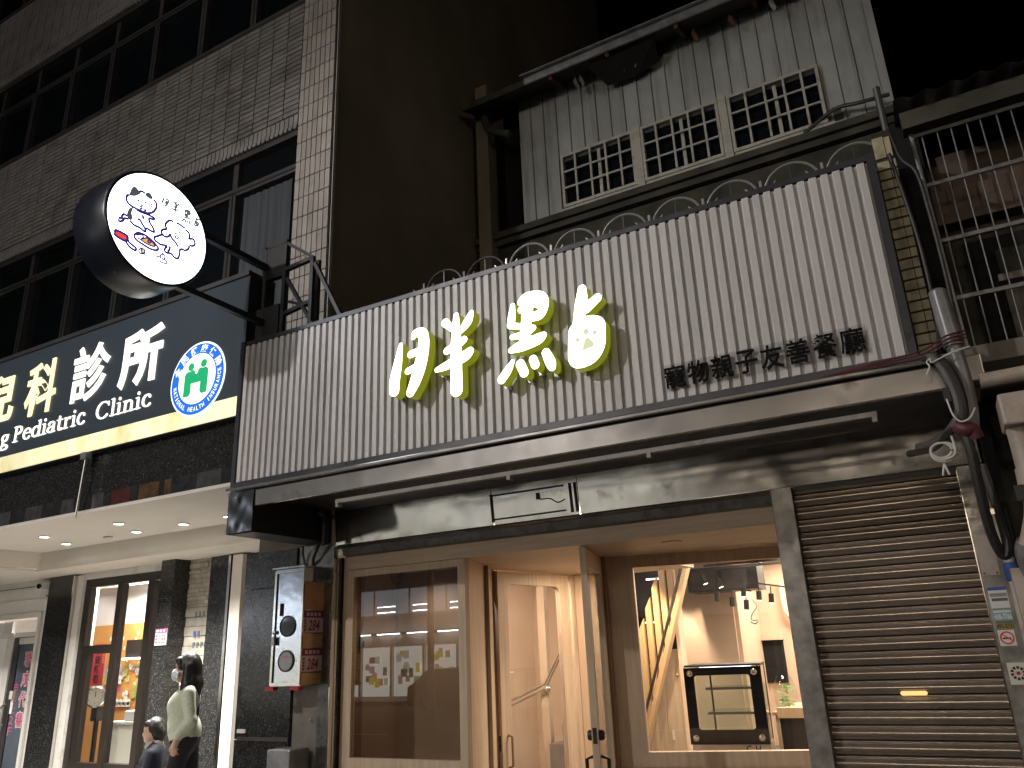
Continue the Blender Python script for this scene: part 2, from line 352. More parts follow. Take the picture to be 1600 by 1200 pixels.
# ---- 2-D shapes: union of fat strokes, contoured, filled and extruded
def contours(strokes, step, pad=.02):
    """strokes: list of polylines of (x, y, r); returns closed outlines of the union"""
    pts = np.array([p for s in strokes for p in s]); rm = pts[:, 2].max()
    x0, y0 = pts[:, 0].min()-rm-pad, pts[:, 1].min()-rm-pad; x1, y1 = pts[:, 0].max()+rm+pad, pts[:, 1].max()+rm+pad
    X, Y = np.meshgrid(np.arange(x0, x1, step), np.arange(y0, y1, step)); D = np.full(X.shape, 9.)
    for s in strokes:
        if len(s) == 1: s = s+s
        for (ax, ay, ar), (bx_, by, br) in zip(s[:-1], s[1:]):
            dx, dy = bx_-ax, by-ay; L2 = dx*dx+dy*dy+1e-12
            t = np.clip(((X-ax)*dx+(Y-ay)*dy)/L2, 0, 1)
            D = np.minimum(D, np.hypot(X-ax-t*dx, Y-ay-t*dy)-(ar+(br-ar)*t))
    ny, nx = D.shape; seg = {}
    def ep(i, j, i2, j2):
        a, b = D[j, i], D[j2, i2]; t = a/(a-b); return (i, j, i2, j2) if (j, i) < (j2, i2) else (i2, j2, i, j), (X[j, i]+(X[j2, i2]-X[j, i])*t, Y[j, i]+(Y[j2, i2]-Y[j, i])*t)
    pos = {}
    ins = D < 0
    code = ins[:-1, :-1]*1+ins[:-1, 1:]*2+ins[1:, 1:]*4+ins[1:, :-1]*8
    T = {1: ['LB'], 2: ['BR'], 3: ['LR'], 4: ['RT'], 5: ['LT', 'RB'], 6: ['BT'], 7: ['LT'], 8: ['TL'], 9: ['TB'], 10: ['BL', 'TR'], 11: ['TR'], 12: ['RL'], 13: ['RB'], 14: ['BL']}
    for j, i in zip(*np.nonzero((code > 0) & (code < 15))):
        E = {'B': (i, j, i+1, j), 'R': (i+1, j, i+1, j+1), 'T': (i, j+1, i+1, j+1), 'L': (i, j, i, j+1)}
        for ab in T[int(code[j, i])]:
            ka, pa = ep(*E[ab[0]]); kb, pb = ep(*E[ab[1]]); pos[ka] = pa; pos[kb] = pb
            seg.setdefault(ka, []).append(kb); seg.setdefault(kb, []).append(ka)
    out = []; seen = set()
    for k in seg:
        if k in seen: continue
        loop = [k]; seen.add(k); cur = k
        while True:
            nxt = [q for q in seg[cur] if q not in seen]
            if not nxt: break
            cur = nxt[0]; seen.add(cur); loop.append(cur)
        if len(loop) > 5: out.append([pos[q] for q in loop])
    return out
def shape_mesh(name, loops, fmap, depth, mts, bev=0.):
    """fill loops (even-odd), extrude; fmap(x, y, d) -> world point; materials: front, side"""
    c = bpy.data.curves.new(name, 'CURVE'); c.dimensions = '2D'; c.fill_mode = 'BOTH'; c.extrude = .5
    for lp in loops:
        sp = c.splines.new('POLY'); sp.points.add(len(lp)-1); sp.use_cyclic_u = True
        sp.points.foreach_set('co', [q for p in lp for q in (p[0], p[1], 0, 1)])
    o = bpy.data.objects.new(name, c); COL.objects.link(o)
    me = bpy.data.meshes.new_from_object(o.evaluated_get(bpy.context.evaluated_depsgraph_get())); bpy.data.objects.remove(o); bpy.data.curves.remove(c)
    flat = [(abs(p.normal.z) > .9) and p.center.z > 0 for p in me.polygons]
    me.materials.clear()
    for k in mts: me.materials.append(M[k])
    me.polygons.foreach_set('material_index', [0 if f else min(1, len(mts)-1) for f in flat])
    W = [Vector(fmap(v.co.x, v.co.y, (v.co.z+.5)*depth)) for v in me.vertices]
    cc = sum(W, Vector())/len(W)
    for v, w in zip(me.vertices, W): v.co = w-cc
    me.update(); return me, cc
def ribbon(mb, P, w, off, ux, uz, p0, n):
    """flat line through 2-D points P with width w on the plane p0 + x ux + y uz, lifted off along n"""
    P = [Vector((p[0], p[1])) for p in P]; m = len(P); vs = []
    for i, p in enumerate(P):
        d = P[min(i+1, m-1)]-P[max(i-1, 0)]
        d = d.normalized() if d.length > 1e-9 else Vector((1, 0)); q = Vector((-d.y, d.x))*w/2
        for sgn in (1, -1):
            r_ = p+q*sgn; vs.append(Vector(p0)+Vector(ux)*r_.x+Vector(uz)*r_.y+Vector(n)*off)
    mb.add(vs, [(2*i, 2*i+1, 2*i+3, 2*i+2) for i in range(m-1)])
def spot(name, loc, target, watt, angle=70, blend=.6, col=(1, .85, .65), rad=.04, parent=None):
    l = bpy.data.lights.new(name, 'SPOT'); l.energy = watt; l.spot_size = R(angle); l.spot_blend = blend; l.color = col; l.shadow_soft_size = rad
    o = bpy.data.objects.new(name, l); COL.objects.link(o); d = Vector(target)-Vector(loc)
    o.rotation_euler = d.to_track_quat('-Z', 'Y').to_euler()
    o.location = loc
    if parent is not None: o.parent = parent; o.location = Vector(loc)-worg(parent)
    return o
def area(name, loc, target, watt, sx, sy, col=(1, .95, .9), parent=None):
    l = bpy.data.lights.new(name, 'AREA'); l.energy = watt; l.shape = 'RECTANGLE'; l.size = sx; l.size_y = sy; l.color = col
    o = bpy.data.objects.new(name, l); COL.objects.link(o); d = Vector(target)-Vector(loc); o.rotation_euler = d.to_track_quat('-Z', 'Y').to_euler()
    o.location = loc
    if parent is not None: o.parent = parent; o.location = Vector(loc)-worg(parent)
    return o
# ------------------------------------------------------------------ ground
bx('road', 'asphalt', None, -90, 90, -90, 90, -.45, -.20, kind='structure')
bx('arcade_floor', 'paving', None, -60, 40, 3.5, 40, -.198, 0.0, kind='structure')
bx('pavement', 'paving', None, -60, 40, -40, -15.2, -.198, -.05, kind='structure')
mk = MB()
for i in range(14): mk.box(-50+i*7, -47.5+i*7, -5.6, -5.45, -.199, -.194)
mk.build('lane_marking', 'paint_white', kind='structure')

# ------------------------------------------------------------------ the shop's townhouse
TH = thing('townhouse', (-2.3, 5.0, 0), 'old narrow shop house with corrugated rooftop shed above the ribbed sign', 'building')
bx('parapet_wall', 'mould_shade', TH, -4.85, .04, 4.44, 4.60, 2.86, 4.06)
bx('floor_slab', 'concrete', TH, -4.85, .30, 4.36, 9.0, 2.86-.12, 2.857)
bx('soffit', 'steel_trim', TH, -4.58, .24, 4.40, 5.19, 2.715, 2.735)
bx('rear_wall', 'mould_shade', TH, -4.85, .36, 8.22, 8.45, 2.9, 6.66)
bx('party_wall', 'mould_shade', TH, .16, .30, 5.30, 16, .0, 2.73)
bx('party_wall', 'void', TH, .30, .36, 8.46, 12, 2.73, 9.0)
lm = MB(); lm.box(-4.84, .40, 8.06, 8.20, 6.74, 6.828); lm.box(-4.84, .40, 8.12, 8.20, 6.66, 6.738)
lm.build('cornice', 'mould_shade', TH)
# tiled corner pillar with single tiles
pl = bx('pillar', 'grout', TH, .046, .150, 4.468, 4.80, 2.86, 4.30)
r = 0; z = 2.90
while z < 4.10:
    w1 = .066
    piece('tile', 'tile_yellow', pl, (.048+w1/2, 4.464, z+.026), (w1-.004, .014, .052))
    piece('tile', 'tile_yellow', pl, (.048+w1+.018, 4.464, z+.026), (.032, .014, .052))
    z += .0635
piece('tile', 'tile_yellow', pl, (.078, 4.464, 4.19), (.058, .012, .14)); piece('tile', 'tile_yellow', pl, (.126, 4.464, 4.185), (.030, .012, .13))
# rooftop shed: ribbed metal panels, each one a piece
pm = MB()
def panel_mesh(nm, h):
    b = MB(); w = .193
    prof = [(-w/2, 0), (-w/2+.006, -.004), (w/2-.032, -.004), (w/2-.026, -.024), (w/2-.010, -.024), (w/2-.003, 0)]
    vs = []; n = len(prof)
    for zz in (0, h): vs += [(x, y, zz) for x, y in prof]
    b.add(vs, [(i, i+1, n+i+1, n+i) for i in range(n-1)])
    me = bpy.data.meshes.new(nm); me.from_pydata(b.v, [], b.f); me.materials.append(M['shed']); return me
pf = panel_mesh('panel_full', 2.02); ps = panel_mesh('panel_short', 1.17)
x = -4.04
while x < .36:
    inwin = -3.53 < x-.09 and x+.09 < -.20
    me = ps if (-3.60 < x < -.24) else pf
    o = piece('panel', 'shed', TH, (x, 8.18, 7.70 if me is ps else 6.84), (1, 1, 1), me=me)
    x += .193
bx('backing_wall', 'void', TH, -4.14, .375, 8.215, 8.25, 6.84, 9.0)
bx('end_trim', 'shed', TH, .298, .386, 8.172, 8.25, 6.80, 9.05)
bx('sill_beam', 'sash', TH, -3.58, -.22, 8.12, 8.21, 6.832, 6.90)
for k, (a, b) in enumerate(((-3.52, -2.51), (-2.41, -1.43), (-1.32, -.28))):
    W = bx('window', 'night_glass', TH, a+.03, b-.03, 8.172, 8.178, 6.93, 7.66)
    f = MB()
    f.box(a, a+.035, 8.10, 8.17, 6.90, 7.69); f.box(b-.035, b, 8.10, 8.17, 6.90, 7.69)
    f.box(a+.035, b-.035, 8.10, 8.17, 6.90, 6.94); f.box(a+.035, b-.035, 8.10, 8.17, 7.65, 7.69); f.build('frame', 'sash', W)
    sw = (b-a)
    for i, t in enumerate((.21, .42, .63, .82)):
        bx('bar', 'sash', W, a+sw*t-.013, a+sw*t+.013, 8.085, 8.105, 6.94, 7.65)
    for z in (7.175, 7.415): bx('bar', 'sash', W, a+.03, b-.03, 8.087, 8.103, z-.012, z+.012)
    bx('sash_stile', 'sash', W, a+sw*.525-.02, a+sw*.525+.02, 8.13, 8.165, 6.94, 7.62)
    bx('inner_rail', 'alu_dark', W, a+.04, b-.04, 8.14, 8.166, 7.60, 7.64)
for x in (-2.46, -1.375): bx('window_post', 'sash', TH, x-.047, x+.047, 8.09, 8.20, 6.83, 7.72)
# eave of the shed
ev = MB(); ev.prism([(-4.75, 7.66, 8.62), (-4.75, 8.60, 9.06), (-4.75, 8.60, 9.10), (-4.75, 7.66, 8.66)], (5.3, 0, 0)); ev.build('roof', 'mould_shade', TH)
fa = MB(); fa.box(-3.76, .56, 7.630, 7.655, 8.61, 8.715); fa.box(-3.80, .57, 7.58, 7.66, 8.725, 8.742); fa.build('fascia', 'galv', TH)
bx('fascia', 'mould_shade', TH, -4.62, -3.765, 7.64, 7.66, 8.60, 8.70)  # left end of the galvanised fascia; its shadow is put into the dark colour
for x in (-3.4, -2.6, -1.7, -.8): MB().bar((x, 7.68, 8.60), (x, 8.17, 8.80), .05, .06).build('rafter', 'rust', TH)
for i, (x, dz, mt) in enumerate(((-2.35, .12, 'galv'), (-2.5, .10, 'galv'), (-3.15, .1, 'galv'), (-3.07, .08, 'galv'), (-1.55, .1, 'rust'), (-1.1, .08, 'rust'), (-.62, .1, 'galv'))):
    MB().prism([(x, 7.9, 8.70), (x+.05, 7.92, 8.55-dz*.4), (x+.02, 7.95, 8.52-dz*.5), (x-.03, 7.93, 8.60)], (0, .006, .004)).build('torn_flashing', mt, TH)
MB().prism([(-2.9, 7.75, 8.60), (-2.0, 7.75, 8.62), (-2.05, 8.05, 8.50), (-2.35, 8.05, 8.42), (-2.75, 8.05, 8.44)], (0, .02, .02)).build('sagging_underlay', 'void', TH)
bx('corner_post', 'render_brown', TH, -4.75, -4.56, 8.02, 8.20, 5.8, 9.25)
bx('recess_wall', 'void', TH, -4.56, -4.14, 8.5, 8.53, 6.5, 9.1)
MB().tube(smooth_path([(-4.57, 7.95, 8.62), (-4.5, 7.93, 8.42), (-4.35, 7.93, 8.28), (-4.18, 7.95, 8.2)]), .055, 10).build('downpipe', 'mould_shade', TH, smooth=True)
MB().tube(smooth_path([(-.55, 8.13, 6.87), (-.2, 8.05, 6.99), (.05, 8.0, 6.94), (.35, 8.0, 6.92)]), .022).build('flex_conduit', 'cable', TH, smooth=True)
bx('pipe_bracket', 'alu_dark', TH, -.22, -.13, 8.05, 8.16, 6.92, 7.02)

# ------------------------------------------------------------------ arched balcony railing behind the sign
RL = thing('balcony_railing', (-2.0, 4.5, 4.06), 'row of looped metal balcony arches peeping over the long ribbed sign', 'railing')
bx('bottom_rail', 'alu_dark', RL, -3.3, .10, 4.49, 4.52, 4.062, 4.085)
for i in range(9):
    xa = .125-.3665*(i+1); xb = xa+.3665; xm = (xa+xb)/2
    P = [(xa+.012, 4.505, 4.085)]+[(xm-math.cos(t)*.165, 4.505, 4.135+math.sin(t)*.165) for t in np.linspace(0, math.pi, 15)]+[(xb-.012, 4.505, 4.085)]
    MB().tube(P, .0085, 6).build('arch', 'arch_metal' if i < 7 else 'alu_dark', RL, smooth=True)
    b = MB(); b.bar((xm, 4.505, 4.085), (xm, 4.505, 4.29), .008)
    b.build('upright', 'alu_dark', RL)
    v = MB(); v.bar((xa, 4.50, 4.085), (xa, 4.50, 4.235), .016, .01)
    v.bar((xa, 4.496, 4.09), (xa+.095, 4.496, 4.205), .012, .008); v.bar((xa, 4.496, 4.09), (xa-.095, 4.496, 4.205), .012, .008)
    v.build('fan_ornament', 'arch_metal' if i < 7 else 'alu_dark', RL)
MB().tube([(.135, 4.5, 4.06), (.135, 4.5, 4.62)], .02, 8).build('end_post', 'alu_dark', RL, smooth=True)

# ------------------------------------------------------------------ clinic building (upper floors, flank wall, tile cladding)
CB = thing('clinic_building', (-9, 6, 0), 'tall tiled building with dark ribbon windows above the children clinic', 'building')
bx('flank_wall', 'render_brown', CB, -5.2, -4.872, 5.30, 14, 2.75, 16)
bx('wall_core', 'void', CB, -30, -5.22, 5.75, 14, 2.95, 16)
for z0, z1 in ((7.05, 8.86), (10.53, 12.15), (4.0, 4.76), (14.2, 16)):
    bx('wall_band', 'grout', CB, -30, -5.374, 5.252, 5.74, z0, z1)
bx('corner_pilaster', 'grout', CB, -5.372, -4.874, 5.252, 5.298, 2.95, 16)
bx('return_edge', 'tile_corner', CB, -4.870, -4.858, 5.262, 5.30, 2.95, 16)
n_ind = 0
stuff = MB(); stuff2 = MB()
def tl(c, s, mt, big):
    global n_ind
    if big and n_ind < 298: piece('tile', mt, CB, c, s); n_ind += 1
    else:
        b = stuff if mt == 'tile' else stuff2
        b.box(c[0]-s[0]/2, c[0]+s[0]/2, c[1]-s[1]/2, c[1]+s[1]/2, c[2]-s[2]/2, c[2]+s[2]/2)
# corner pilaster: upright tiles seven across
zt = 4.02
while zt < 15.6:
    for i in range(7):
        x = -5.338+i*.0705
        tl((x, 5.248, zt+.113+random.uniform(-.001, .001)), (.0605, .018, .2235), 'tile_corner', 4.0 < zt < 10.0 and i > 0)
    zt += .2345
for z0, z1, sold in ((7.25, 8.86, 7.05), (10.73, 12.12, 10.53)):
    rows = int((z1-z0)/.0672)
    for rr in range(rows):
        z = z0+.004+rr*.0672
        x = -5.378
        c = 0
        while x > (-13.5):
            tl((x-.1135, 5.246+random.uniform(-.0015, .0015), z+.030), (.2235, .018, .0555), 'tile', z0 < 8 and c < 5 and rr < 24)
            x -= .2375; c += 1
    x = -5.38
    while x > -13.5:
        stuff.box(x-.058, x, 5.236, 5.252, sold+.052, sold+.188); stuff.cyl((x-.029, 5.225, sold+.022), (x-.029, 5.30, sold+.022), .029, n=8); x -= .0685
stuff.build('tile_cladding', 'tile', CB, kind='stuff'); stuff2.build('tile_cladding', 'tile_corner', CB, kind='stuff')
# ribbon windows
def ribbon_windows(z0, z1, ztr, mulls, xr):
    bx('window_sill', 'alu_dark', CB, -13.5, xr, 5.255, 5.42, z0, z0+.05); bx('window_head', 'alu_dark', CB, -13.5, xr, 5.26, 5.42, z1-.07, z1-.002)
    bx('transom', 'alu_dark', CB, -13.5, xr, 5.30, 5.40, ztr-.05, ztr+.05)
    bx('transom_groove', 'black', CB, -13.5, xr, 5.292, 5.30, ztr-.012, ztr+.006)
    for i, x in enumerate(mulls):
        bx('mullion', 'alu_dark', CB, x-.05, x+.05, 5.28, 5.42, z0+.05, ztr-.05); bx('mullion', 'alu_dark', CB, x-.04, x+.04, 5.30, 5.42, ztr+.05, z1-.07)
        bx('mullion_groove', 'black', CB, x-.006, x+.008, 5.272, 5.28, z0+.05, ztr-.05)
    xs = [xr]+list(mulls)
    for a, b in zip(xs[1:], xs[:-1]):
        g = bx('pane', 'night_glass', CB, a+.05, b-.05 if b != xr else b, 5.36, 5.366, z0+.05, ztr-.05)
        bx('pane', 'night_glass', CB, a+.05, b-.05 if b != xr else b, 5.355, 5.361, ztr+.05, z1-.07)
ribbon_windows(8.86, 10.53, 10.02, [-6.28-.952*i for i in range(8)], -5.374)
ribbon_windows(12.15, 14.2, 13.3, [-6.28-.952*i for i in range(8)], -5.374)
ribbon_windows(4.76, 7.05, 6.60, [-6.37-.985*i for i in range(8)], -5.374)
cm = MB()
xs = np.linspace(-6.25, -5.52, 40)
vs = [(x, 5.352-.006*math.cos(i*1.15), z) for z in (4.82, 6.52) for i, x in enumerate(xs)]
cm.add(vs, [(i, i+1, 41+i, 40+i) for i in range(39)])
cm.build('curtain', 'curtain', CB, smooth='all')
# ------------------------------------------------------------------ the long ribbed shop sign
SG = thing('shop_sign', (-2.43, 4.3, 2.86), 'long pale ribbed shop sign with a thin dark frame above the steel canopy', 'sign')
bx('backboard', 'slat_back', SG, -4.862, -.002, 4.318, 4.36, 2.868, 4.034)
f = MB()
f.box(-4.905, -4.865, 4.285, 4.43, 2.83, 4.075); f.box(0.0, .038, 4.285, 4.43, 2.83, 4.075)
f.box(-4.865, 0.0, 4.285, 4.43, 2.825, 2.866); f.box(-4.865, 0.0, 4.300, 4.43, 4.04, 4.075); f.build('frame', 'frame_dark', SG)
# each rib is one folded strip
n_sl = 75; pw = (4.862-.004)/n_sl
b = MB(); hw = pw/2
prof = [(-hw, .010), (-hw+.009, .010), (-hw+.012, -.010), (-hw+.016, -.012), (hw-.014, -.012), (hw-.011, .010), (hw, .010)]
n = len(prof); vs = []
for zz in (2.869, 4.028): vs += [(x, y, zz-3.45) for x, y in prof]
vs += [(-hw, .018, 4.028-3.45), (hw, .018, 4.028-3.45), (-hw, .018, 2.869-3.45), (hw, .018, 2.869-3.45)]
b.add(vs, [(i, i+1, n+i+1, n+i) for i in range(n-1)]+[tuple(range(n, 2*n))+(2*n+1, 2*n), tuple(range(n-1, -1, -1))+(2*n+2, 2*n+3)])
sm = bpy.data.meshes.new('slat'); sm.from_pydata(b.v, [], b.f); sm.materials.append(M['slat'])
for i in range(n_sl): piece('slat', 'slat', SG, (-4.860+pw*(i+.5), 4.300, 3.45), (1, 1, 1), me=sm)
# lit channel letters
GLYPH = {'yue': [[(-3.138, 3.602, 0.0158), (-3.165, 3.459, 0.0339), (-3.189, 3.344, 0.0401), (-3.192, 3.269, 0.0373)], [(-3.028, 3.636, 0.0169), (-3.008, 3.664, 0.026), (-2.948, 3.642, 0.0373), (-2.941, 3.541, 0.042), (-2.97, 3.417, 0.0468), (-3.011, 3.307, 0.0416), (-3.053, 3.232, 0.0315)], [(-3.052, 3.512, 0.0245), (-2.965, 3.523, 0.0255)], [(-3.077, 3.392, 0.0218), (-2.976, 3.415, 0.0253)]], 'ban': [[(-2.668, 3.713, 0.0187), (-2.67, 3.62, 0.0297), (-2.673, 3.479, 0.0391), (-2.674, 3.306, 0.0409), (-2.675, 3.173, 0.0428)], [(-2.756, 3.68, 0.029), (-2.686, 3.603, 0.0161)], [(-2.544, 3.704, 0.016), (-2.576, 3.645, 0.0306), (-2.632, 3.587, 0.0172)], [(-2.749, 3.469, 0.0235), (-2.673, 3.491, 0.0306), (-2.608, 3.52, 0.0231)], [(-2.832, 3.349, 0.0161), (-2.753, 3.363, 0.0281), (-2.611, 3.398, 0.0361), (-2.562, 3.426, 0.0264)]], 'hei': [[(-2.223, 3.672, 0.0152), (-2.234, 3.594, 0.0256), (-2.244, 3.537, 0.0255)], [(-2.167, 3.68, 0.0186), (-2.118, 3.702, 0.0323), (-2.036, 3.694, 0.0319), (-1.997, 3.658, 0.0317), (-1.997, 3.602, 0.0293), (-2.034, 3.557, 0.0315), (-2.114, 3.561, 0.0274)], [(-2.109, 3.688, 0.0346), (-2.118, 3.587, 0.0366), (-2.135, 3.49, 0.0341), (-2.148, 3.392, 0.0338)], [(-2.083, 3.681, 0.023), (-2.04, 3.624, 0.0159)], [(-2.158, 3.626, 0.0254), (-2.056, 3.64, 0.016)], [(-2.223, 3.525, 0.0208), (-2.083, 3.481, 0.0169)], [(-2.236, 3.449, 0.0172), (-2.143, 3.449, 0.0227), (-2.077, 3.476, 0.0158)], [(-2.25, 3.36, 0.0183), (-2.171, 3.373, 0.035), (-2.053, 3.392, 0.0345), (-2.01, 3.41, 0.021)]], 'd1': [[(-2.242, 3.28, 0.0136), (-2.282, 3.225, 0.0272), (-2.327, 3.175, 0.0272)]], 'd2': [[(-2.186, 3.25, 0.0291), (-2.161, 3.188, 0.0288)]], 'd3': [[(-2.093, 3.263, 0.0265), (-2.079, 3.223, 0.0264)]], 'd4': [[(-2.0, 3.288, 0.0262), (-1.974, 3.221, 0.0324), (-1.963, 3.183, 0.0237)]], 'zhan': [[(-1.722, 3.656, 0.0261), (-1.733, 3.566, 0.0388), (-1.752, 3.483, 0.0365), (-1.759, 3.409, 0.0426)], [(-1.702, 3.52, 0.0321), (-1.625, 3.568, 0.0266)], [(-1.778, 3.381, 0.0511), (-1.716, 3.407, 0.0529), (-1.647, 3.394, 0.0502), (-1.644, 3.338, 0.0499), (-1.655, 3.256, 0.0496), (-1.71, 3.205, 0.056), (-1.792, 3.194, 0.0461), (-1.79, 3.287, 0.0487), (-1.778, 3.381, 0.0511)], [(-1.719, 3.367, 0.0632), (-1.715, 3.28, 0.0678)]]}
LOOPS = {}
def letter(name, key, label):
    strokes = [list(s) for k in key for s in GLYPH[k]]
    L = thing(name, (sum(p[0] for s in strokes for p in s)/sum(len(s) for s in strokes), 4.24, min(p[1] for s in strokes for p in s)), label, 'sign letter', 'glowing sign letters')
    for k in key:
        lp = contours([[(q[0], q[1], q[2]*1.10) for q in smooth_path(s, 5)] for s in GLYPH[k]], .004)
        LOOPS.setdefault(key[0], []).extend(lp)
        lp = [l for l in lp if len(l) > 14]
        me, c = shape_mesh('letter_body', lp, lambda x, y, d: (x, 4.238-d, y), .078, ['letter_face', 'letter_side'])
        link('letter_body', me, L, c)
    return L
L1 = letter('sign_letter', ['yue'], 'leftmost glowing sign stroke group, two curved legs with short bars')
L2 = letter('sign_letter', ['ban'], 'second glowing sign character with two top dots and a long upright')
L3 = letter('sign_letter', ['hei', 'd1', 'd2', 'd3', 'd4'], 'third glowing sign character standing on four separate dots')
L4 = letter('sign_letter', ['zhan'], 'rightmost glowing sign character with a paw print in its belly')
for (x, z), P in zip(((-3.207, 3.24), (-3.069, 3.208), (-2.834, 3.335), (-2.687, 3.145), (-2.335, 3.155), (-2.161, 3.158), (-2.087, 3.192), (-1.974, 3.159), (-1.786, 3.144), (-1.662, 3.518)),
                     (L1, L1, L2, L2, L3, L3, L3, L3, L4, L4)):
    MB().cyl((x, 4.238, z), (x, 4.290, z), .017, n=10).build('standoff_stud', 'chrome', P, smooth=True)
pw_ = MB(); n = 14
for cx, cz, rx, rz_ in ((-1.776, 3.321, .013, .017), (-1.715, 3.363, .019, .020), (-1.659, 3.343, .014, .016)):
    pw_.prism([(cx+rx*math.cos(6.2832*i/n), 4.1585, cz+rz_*math.sin(6.2832*i/n)) for i in range(n)], (0, -.0025, 0))
P = smooth_path([(-1.746, 4.1585, 3.243), (-1.738, 4.1585, 3.285), (-1.722, 4.1585, 3.318), (-1.702, 4.1585, 3.318), (-1.676, 4.1585, 3.288), (-1.668, 4.1585, 3.262), (-1.69, 4.1585, 3.250), (-1.72, 4.1585, 3.248)], 4, True)
pw_.prism(P, (0, -.0025, 0)); pw_.build('paw_print', 'paw_grey', L4)
# small black acrylic lettering
s8 = '寵物親子友善餐廳'; x0, x1 = -1.292, -.180
AC = thing('small_letters', (-.74, 4.25, 2.93), 'row of eight small black raised characters at the lower right of the sign', 'sign letters')
wch = (x1-x0)/8
for i, ch in enumerate(s8):
    text('character', ch, 'letter_black', AC, (x0+i*wch+.008, 4.270, 2.928), (1, 0, 0), (0, 0, 1), wch-.016, .138, bold=.008, depth=.010)
bx('clear_backing', 'pane', AC, x0-.005, x1+.005, 4.274, 4.276, 2.915, 3.078)

# ------------------------------------------------------------------ round projecting light box on two arms
DX, DY, DZ, DR = -4.75, 3.292, 4.632, .428
RS = thing('round_sign', (DX-.18, DY, DZ-DR), 'round white glowing light box with cat and dog drawing on two black arms', 'sign')
d = MB(); ring = [(DR+.018, 0), (DR+.022, -.01), (DR+.022, -.35), (DR+.012, -.365), (.02, -.365)]
d.lathe((DX-.001, DY, DZ), [(DR-.004, -.012), (DR-.002, .006), (DR+.014, .006)]+[(a, h) for a, h in ring], (1, 0, 0), 64); d.build('drum', 'drum', RS, smooth=True)
MB().cyl((DX-.01, DY, DZ), (DX+.002, DY, DZ), DR-.004, n=64).build('lit_face', 'disc_light', RS)
MB().cyl((DX-.372, DY, DZ), (DX-.366, DY, DZ), DR-.004, n=64).build('lit_face', 'disc_light', RS)
ar = MB(); ar.bar((DX-.03, DY+.40, DZ+.155), (DX-.03, 4.40, DZ+.155), .05); ar.build('arm', 'black', RS)
ar = MB(); ar.bar((DX-.03, DY+.20, DZ-.372), (DX-.03, 4.40, DZ-.372), .05); ar.build('arm', 'black', RS)
MB().cyl((DX-.16, DY-.20, DZ-DR-.010+.045), (DX-.16, DY-.20, DZ-DR-.020+.045), .006, n=8).build('drain_screw', 'white_plastic', RS)
